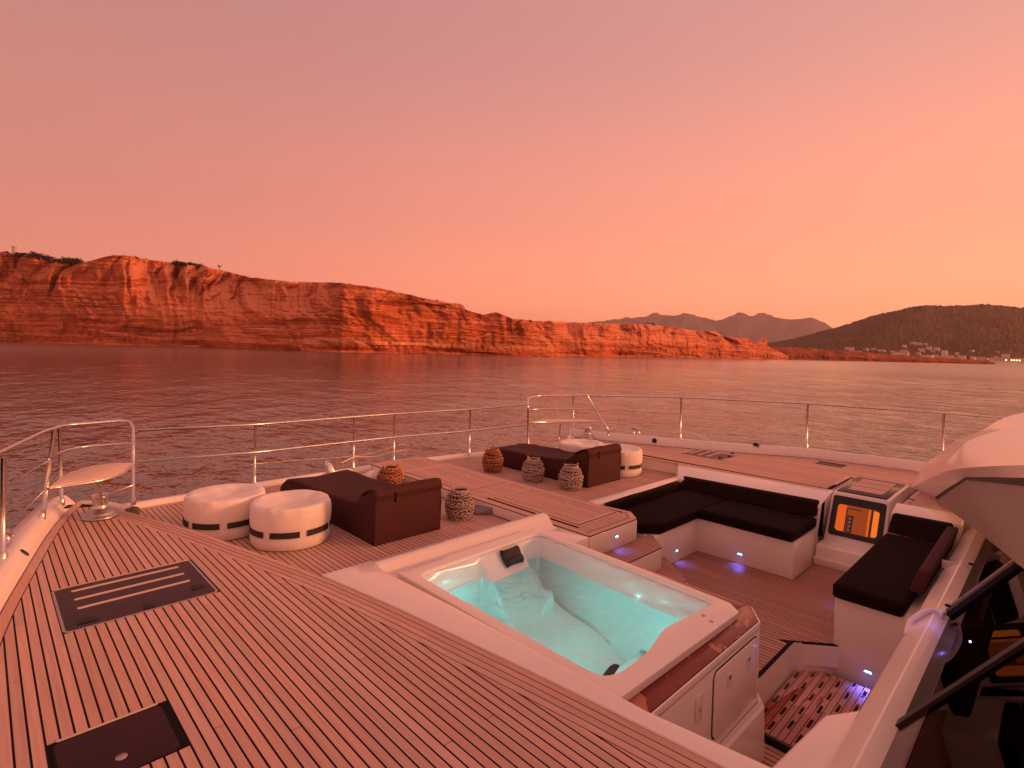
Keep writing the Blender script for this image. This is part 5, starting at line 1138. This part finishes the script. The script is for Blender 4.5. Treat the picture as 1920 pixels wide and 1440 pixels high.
for lb, (px, py) in (('white triangular fairing on the foredeck right behind the orange lantern', (7.60, -4.84)), ('white triangular fairing on the foredeck left behind the orange lantern', (7.25, -4.25))):
    t = thing('fairing', lb, 'fairing', (px, py, .001), R(10)); hull('cone', [(-.10, -.22, 0), (.10, -.22, 0), (.10, .22, 0), (-.10, .22, 0)], [(-.02, -.03, .085), (.02, -.03, .085), (.02, .03, .085), (-.02, .03, .085)], GELM, t, .01); lathe('bolt', [(.02, .083), (.02, .10), (.001, .105)], STEELD, t, 10)
t = thing('rope_pad', 'flat grey wedge leaning on the walkway side behind the grey lantern', 'pad', (4.86, -4.325, 0.0), R(0)); hull('pad', [(-.16, -.03, .006), (.16, -.03, .006), (.16, .12, .004), (-.06, .12, .004)], [(-.16, -.035, .085), (.14, -.035, .055), (.15, .11, .018), (-.06, .11, .018)], material('grey_pad', (.20, .15, .15), .5), t, .005)

def hatch(label, rect, z, strips=False, button=False, handles=()):
    x0, x1, y0, y1 = rect; cx, cy = (x0+x1)/2, (y0+y1)/2
    t = thing('deck_hatch', label, 'hatch', (cx, cy, z-.004)); a, b = (x1-x0)/2, (y1-y0)/2
    L_ = rrect(-a+.004, a-.004, -b+.004, b-.004, .03)
    lid = prism('lid', L_, .0005, .0035, SMOKE, t)
    n_ = len(L_); Lo = rrect(-a, a, -b, b, .034); v = [(x, y, zz) for zz in (.001, .007) for Lp in (Lo, [(x*.975, y*.975) for x, y in L_]) for x, y in Lp]
    f = [(2*n_+i, 2*n_+(i+1) % n_, 3*n_+(i+1) % n_, 3*n_+i) for i in range(n_)]+[(i, (i+1) % n_, 2*n_+(i+1) % n_, 2*n_+i) for i in range(n_)]+[(n_+i, n_+(i+1) % n_, 3*n_+(i+1) % n_, 3*n_+i) for i in range(n_)]
    fix_normals(mesh_obj('frame', v, f, STEELD if strips else CAULK, t))
    box('front_trim', (a-.012, -b+.02, .004), (a+.004, b-.02, .0085), PALE, t, .002)
    if strips:
        for k in range(3):
            xs_ = a*.74-k*a*.43; L2 = rrect(xs_-.015, xs_+.015, -b+.10, b-.10, .014); prism('grip_strip', L2, .0036, .0062, PALE, t)
    for (hx, hy, w) in handles:
        h_ = hull('handle', [(hx-.03, hy-w, .0036), (hx+.03, hy-w*.8, .0036), (hx+.03, hy+w*.8, .0036), (hx-.03, hy+w, .0036)], [(hx-.018, hy-w*.8, .016), (hx+.02, hy-w*.6, .022), (hx+.02, hy+w*.6, .022), (hx-.018, hy+w*.8, .016)], RUBBER, t, .004)
    if button: lathe('button', [(.001, .0036), (.022, .0036), (.022, .0055), (.001, .006)], STEELD, t, 20, loc=(-a*.42, -b*.05+.01, 0))
    return t
hatch('smoked deck hatch with three pale grip strips and black handles on the near hull', h1, HD, True, False, ((-.27, .30, .06), (-.30, -.02, .035), (-.20, -.34, .05)))
hatch('smaller smoked deck hatch with a round button nearest the lower left corner', h2, HD, False, True)
hatch('deck hatch with pale strips reflecting the sky on the far hull', h3, HD, True, False, ((-.25, .25, .05), (-.30, 0, .03), (-.22, -.3, .05)))
hatch('small narrow deck hatch beyond the lit window on the far hull', h4, HD)

# step lights: blue courtesy lamps with their own small light
def step_light(label, p, nrm_, along, e=.35, w=.03):
    t = thing('step_light', label, 'step light', p); n_ = Vector(nrm_); a_ = Vector(along); up2 = Vector((0, 0, 1))
    def pt(a, u, d): q = a_*a+up2*u+n_*d; return tuple(q)
    hull('bezel', [pt(-w, -.012, -.004), pt(w, -.012, -.004), pt(w*.8, .010, -.004), pt(-w*.8, .010, -.004)], [pt(-w, -.010, .006), pt(w, -.010, .006), pt(w*.75, .009, .010), pt(-w*.75, .009, .010)], STEEL, t, .001, 1)
    mesh_obj('lens', [pt(-w*.8, -.011, .0075), pt(w*.8, -.011, .0075), pt(w*.62, .003, .0125), pt(-w*.62, .003, .0125)], [(0, 1, 2, 3)], LED, t)
    d = bpy.data.lights.new('step_lamp', 'SPOT'); d.energy = e; d.color = (.10, .13, 1.0); d.shadow_soft_size = .012; d.spot_size = R(95); d.spot_blend = .9
    o = bpy.data.objects.new('step_lamp', d); COL.objects.link(o); o.parent = t; o.location = n_*.022; o.rotation_euler = (-(n_*.55+Vector((0, 0, -1)))).to_track_quat('Z', 'Y').to_euler()
step_light('blue step light on the white riser at the end of the walkway', (3.277, -4.84, .02), (-1, 0, 0), (0, 1, 0), 2.2)
step_light('blue step light on the short forward arm of the sofa base', (3.229, -6.05, -.415), (-1, 0, 0), (0, 1, 0), 2.0)
step_light('blue step light on the long side of the sofa base', (2.68, -6.581, -.43), (0, 1, 0), (1, 0, 0), 3.0, .036)
step_light('blue step light low on the small sofa base above the grating', (1.09, -5.402, -.675), (0, 1, 0), (1, 0, 0), 6.0, .036)
step_light('blue step light hidden at the foot of the small sofa base', (1.366, -6.2, -.40), (1, 0, 0), (0, 1, 0), 2.0)
lamp('hinge_lamp', ((0.580,-4.721,0.260)[0]-.53, (0.580,-4.721,0.260)[1]+4.5, (0.580,-4.721,0.260)[2]-.118), (.22, .2, 1), .25, .006, ws)

# ================================================================ POUFS, DAYBEDS, LANTERNS
def pouf(p, label, rz, seed, r=.38, h=.40, dip=.03):
    t = thing('pouf', label, 'pouf', p, rz, 'round white canvas poufs')
    rs = np.random.RandomState(seed); ph = rs.uniform(0, 100)
    prof = [(.001, .004), (r*.90, .0), (r*.975, .02), (r*.995, .06), (r*.985, .125), (r*.985, .175), (r*1.0, .215), (r*1.008, .29), (r*1.0, .352), (r*.982, .384), (r*.945, .400), (r*.84, .403), (r*.6, .392-dip*.3), (r*.35, .385-dip*.7), (r*.12, .38-dip), (.001, .38-dip)]
    prof = [(a, z*h/.40) for a, z in prof]; fine = []
    for (a0, z0), (a1, z1) in zip(prof, prof[1:]): fine += [(a0+(a1-a0)*q/3, z0+(z1-z0)*q/3) for q in range(3)]
    fine.append(prof[-1])
    def fn(rr, z, a):
        c, s = math.cos(a), math.sin(a)
        n1 = float(vnoise(np.array([c*2.2+ph]), np.array([s*2.2+z*4]))[0]); n2 = float(vnoise(np.array([a*14+ph]), np.array([z*9.0]))[0]); n3 = float(vnoise(np.array([rr*c*9+ph]), np.array([rr*s*9+ph]))[0])
        rim_ = math.exp(-((z-h*.95)/.022)**2)*(1 if rr > r*.7 else 0); top_ = 1 if (z > h*.85 and rr < r*.9) else 0
        return rr*(1+.012*n1)+.011*n2*rim_-.003*abs(n2)*(z < .05), z+(.010*n3+.012*float(vnoise(np.array([rr*c*4+ph]), np.array([rr*s*4]))[0]))*top_+.004*n2*rim_
    v, f = lathe_data(fine, 72, fn); b = mesh_obj('body', v, f, CANVAS, t, smooth=True)
    z0, z1 = .125*h/.4, .185*h/.4; nseg = 7
    for k in range(nseg):
        a0 = 2*math.pi*(k+.10)/nseg; a1 = 2*math.pi*(k+.90)/nseg; v, f = [], []
        for q in range(13):
            a = a0+(a1-a0)*q/12
            for (rr, z) in ((r*.985, z0), (r*.985+.011, z0+.004), (r*.985+.011, z1-.004), (r*.985, z1)):
                R2, _z = fn(rr, z, a); v.append((R2*math.cos(a), R2*math.sin(a), z))
        f = [(q*4+j, (q+1)*4+j, (q+1)*4+j+1, q*4+j+1) for q in range(12) for j in range(3)]; mesh_obj('strap', v, f, STRAP, t, smooth=False)
    for nm, zz in (('seam', h*.90), ('seam', .012)):
        pts = []
        for q in range(60):
            a = 2*math.pi*q/60; R2, z = fn(r*(.985 if zz > .1 else .955), zz, a); pts.append((R2*math.cos(a), R2*math.sin(a), zz))
        tube(nm, pts, .0045, CANVAS, t, 5, closed=True)
    return t
pouf((5.42, -2.265, .001), 'front one of the two round white poufs beside the near daybed', .35, 3, dip=.035)
pouf((6.10, -1.86, .001), 'round white pouf at the left, partly behind the front pouf', 1.0, 8, dip=.02)
pouf((5.04, -7.43, .001), 'round white pouf standing at the right end of the far daybed', .75, 15, dip=.01)
pouf((5.72, -7.32, .001), 'round white pouf mostly hidden behind the far daybed', 2.0, 21, dip=.0)

def daybed(p, label, seed, L_=2.35, w=.80):
    t = thing('daybed', label, 'daybed', p, 0, 'covered daybeds on the foredeck')
    # profile along X (0 = headrest end, towards the stern) as height of the top
    xs = [0, .02, .10, .16, .30, .44, .60, 1.0, 1.4, 1.8, 2.05, 2.16, 2.28, 2.34, 2.35]; hs = [.49, .525, .525, .505, .41, .345, .325, .30, .29, .285, .27, .245, .17, .12, .06]
    nx, ny = 96, 30; v, f = [], []; X = np.linspace(0, L_, nx)
    def top(x): return float(np.interp(x, xs, hs))
    sec = [(-w/2, 0.0), (-w/2-.004, .05), (-w/2-.002, .6), (-w/2+.004, .93), (-w/2+.02, .99)]
    rows = []
    for x in X:
        h = top(x); row = []
        for (y, q) in sec: row.append((y, q*h))
        for k in range(1, 13): row.append((-w/2+.02+(w-.04)*k/13, h*1.0))
        for (y, q) in sec[::-1]: row.append((-y, q*h))
        rows.append(row)
    for i, x in enumerate(X):
        for j, (y, z) in enumerate(rows[i]):
            n1 = float(fbm(np.array([x*2.6+seed]), np.array([y*3+z*4+seed]), 3)[0]); n2 = float(vnoise(np.array([x*9+seed]), np.array([z*3.0+y*2]))[0])
            inner_ = 1 if 4 <= j <= 17 else 0
            dz = (.010*n1*inner_-(.014*(1-(2*y/w)**2) if inner_ and x > .5 else 0)+(.012*abs(n2) if inner_ and x < .5 else 0))
            dy = (0 if inner_ else .007*n1*math.copysign(1, y)*(0.3 if z < .02 else 1)); dx = (-.012*math.sin(min(1, z/.5)*math.pi)*(x < .02) if i == 0 else 0)+.003*n2*(i == 0)
            v.append((x+dx, y+dy, max(0, z+dz)))
    m = len(rows[0]); f = [(i*m+j, (i+1)*m+j, (i+1)*m+j+1, i*m+j+1) for i in range(nx-1) for j in range(m-1)]
    f.append(tuple(range(m))); f.append(tuple((nx-1)*m+m-1-j for j in range(m)))
    o = fix_normals(mesh_obj('cover', v, f, COVER, t, smooth=True)); o.data.set_sharp_from_angle(angle=R(48))
    # loose flap of the headrest cover, seams and corner slit
    fl = []; 
    for i in range(15):
        x = -.012+.30*i/14
        for j in range(17):
            y = -w/2-.010+(w+.02)*j/16; n1 = float(fbm(np.array([x*8+seed]), np.array([y*6]), 3)[0]); h = top(max(0, x))
            fl.append((x, y, h+.012+.010*abs(n1)+(.018*math.sin(j/16*math.pi) if i > 9 else 0)-(.05 if i == 0 else 0)))
    o = mesh_obj('cover_flap', fl, [(i*17+j, (i+1)*17+j, (i+1)*17+j+1, i*17+j+1) for i in range(14) for j in range(16)], COVER, t, smooth=True)
    md_ = o.modifiers.new('thickness', 'SOLIDIFY'); md_.thickness = .006
    tube('seam', [(-.010, -w/2+.02, .44), (-.012, 0, .445), (-.010, w/2-.02, .44)], .004, COVER, t, 5); tube('hem', [(-.004, -w/2-.002, .012), (-.004, w/2+.002, .012)], .007, COVER, t, 5)
    for y in (-1, 1): tube('hem', [(0, y*(w/2+.003), .012), (L_, y*(w/2+.003), .012)], .006, COVER, t, 5); tube('seam', [(.02, y*(w/2+.001), .40), (.5, y*(w/2+.002), .30), (1.2, y*(w/2+.003), .265), (2.1, y*(w/2+.003), .235)], .004, COVER, t, 5)
    box('slit', (-.020, .17, .40), (-.006, .176, .50), CAULK, t); return t
daybed((4.695, -3.188, .001), 'dark brown covered daybed standing near the white poufs at the left', 1.0)
daybed((4.735, -6.645, .001), 'dark brown covered daybed beyond the walkway with lanterns along its side', 7.0, 2.15)

def lantern(p, label, mat, rz, group, r=.15, h=.33):
    t = thing('lantern', label, 'lantern', p, rz, group); rs = np.random.RandomState(int(abs(p[0]*100)))
    def rad(z): q = z/h; return r*.98*(.80+.62*q*(1-q)*2*(1-.25*q)-.24*max(0, q-.6)/.4*1.05)
    v, f = [], []; nr = 9
    for k in range(nr):
        z = .012+(h-.03)*k/(nr-1); R0 = rad(z)
        for (ph, amp) in ((0, .010), (math.pi, .010)):
            pts = []; off = rs.uniform(0, 6)
            for q in range(72):
                a = 2*math.pi*q/72; s = math.sin(a*9+ph+off*0+k*math.pi); wob = .006*math.sin(a*3+off)+rs.normal()*.0022
                pts.append(((R0+amp*s)*math.cos(a), (R0+amp*s)*math.sin(a), z+.012*math.cos(a*9+ph+k)+wob))
            tube_data(pts, .0088, 5, v, f, closed=True)
    w_ = mesh_obj('weave', v, f, mat, t, smooth=True); w_['kind'] = 'stuff'
    v, f = [], []
    for k in range(18):
        a = 2*math.pi*k/18; pts = [((rad(z)-.001)*math.cos(a), (rad(z)-.001)*math.sin(a), z) for z in np.linspace(.005, h-.012, 8)]; tube_data(pts, .005, 5, v, f)
    mesh_obj('stakes', v, f, mat, t, smooth=True)['kind'] = 'stuff'
    lathe('dark_core', [(rad(.01)-.012, .006)]+[(rad(z)-.013, z) for z in np.linspace(.02, h-.05, 9)]+[(rad(h-.03)-.03, h-.04), (rad(h-.03)-.045, h-.12), (.03, h-.2)], CAULK, t, 24)  # black core put in for the shade between the strands
    pts = [((rad(h-.012)+.002)*math.cos(a), (rad(h-.012)+.002)*math.sin(a), h-.008+.004*math.sin(a*11)) for a in np.linspace(0, 2*math.pi, 48, endpoint=False)]; tube('rim', pts, .011, mat, t, 6, closed=True)
    for a in (0, math.pi):
        R1 = rad(h-.01); tube('handle', [(R1*math.cos(a-.25), R1*math.sin(a-.25), h-.02), ((R1+.012)*math.cos(a-.1), (R1+.012)*math.sin(a-.1), h+.028), ((R1+.012)*math.cos(a+.1), (R1+.012)*math.sin(a+.1), h+.028), (R1*math.cos(a+.25), R1*math.sin(a+.25), h-.02)], .008, mat, t, 6, .02)
    return t
lantern((4.86, -3.99, .001), 'grey woven lantern between the near daybed and the walkway', RAT_G, .6, 'woven lanterns on the foredeck')
lantern((6.55, -4.12, .001), 'orange woven lantern behind the near daybed, only its top showing', RAT_O, 1.4, 'woven lanterns on the foredeck', r=.165, h=.27)
lantern((6.34, -5.86, .001), 'orange woven lantern at the far end of the row beside the far daybed', RAT_O, 2.4, 'woven lanterns on the foredeck', h=.36)
lantern((5.52, -5.93, .001), 'grey woven lantern in the middle of the row beside the far daybed', RAT_G, .2, 'woven lanterns on the foredeck')
lantern((4.87, -6.02, .001), 'grey woven lantern nearest the sofa in the row beside the far daybed', RAT_G, 1.1, 'woven lanterns on the foredeck', r=.155)
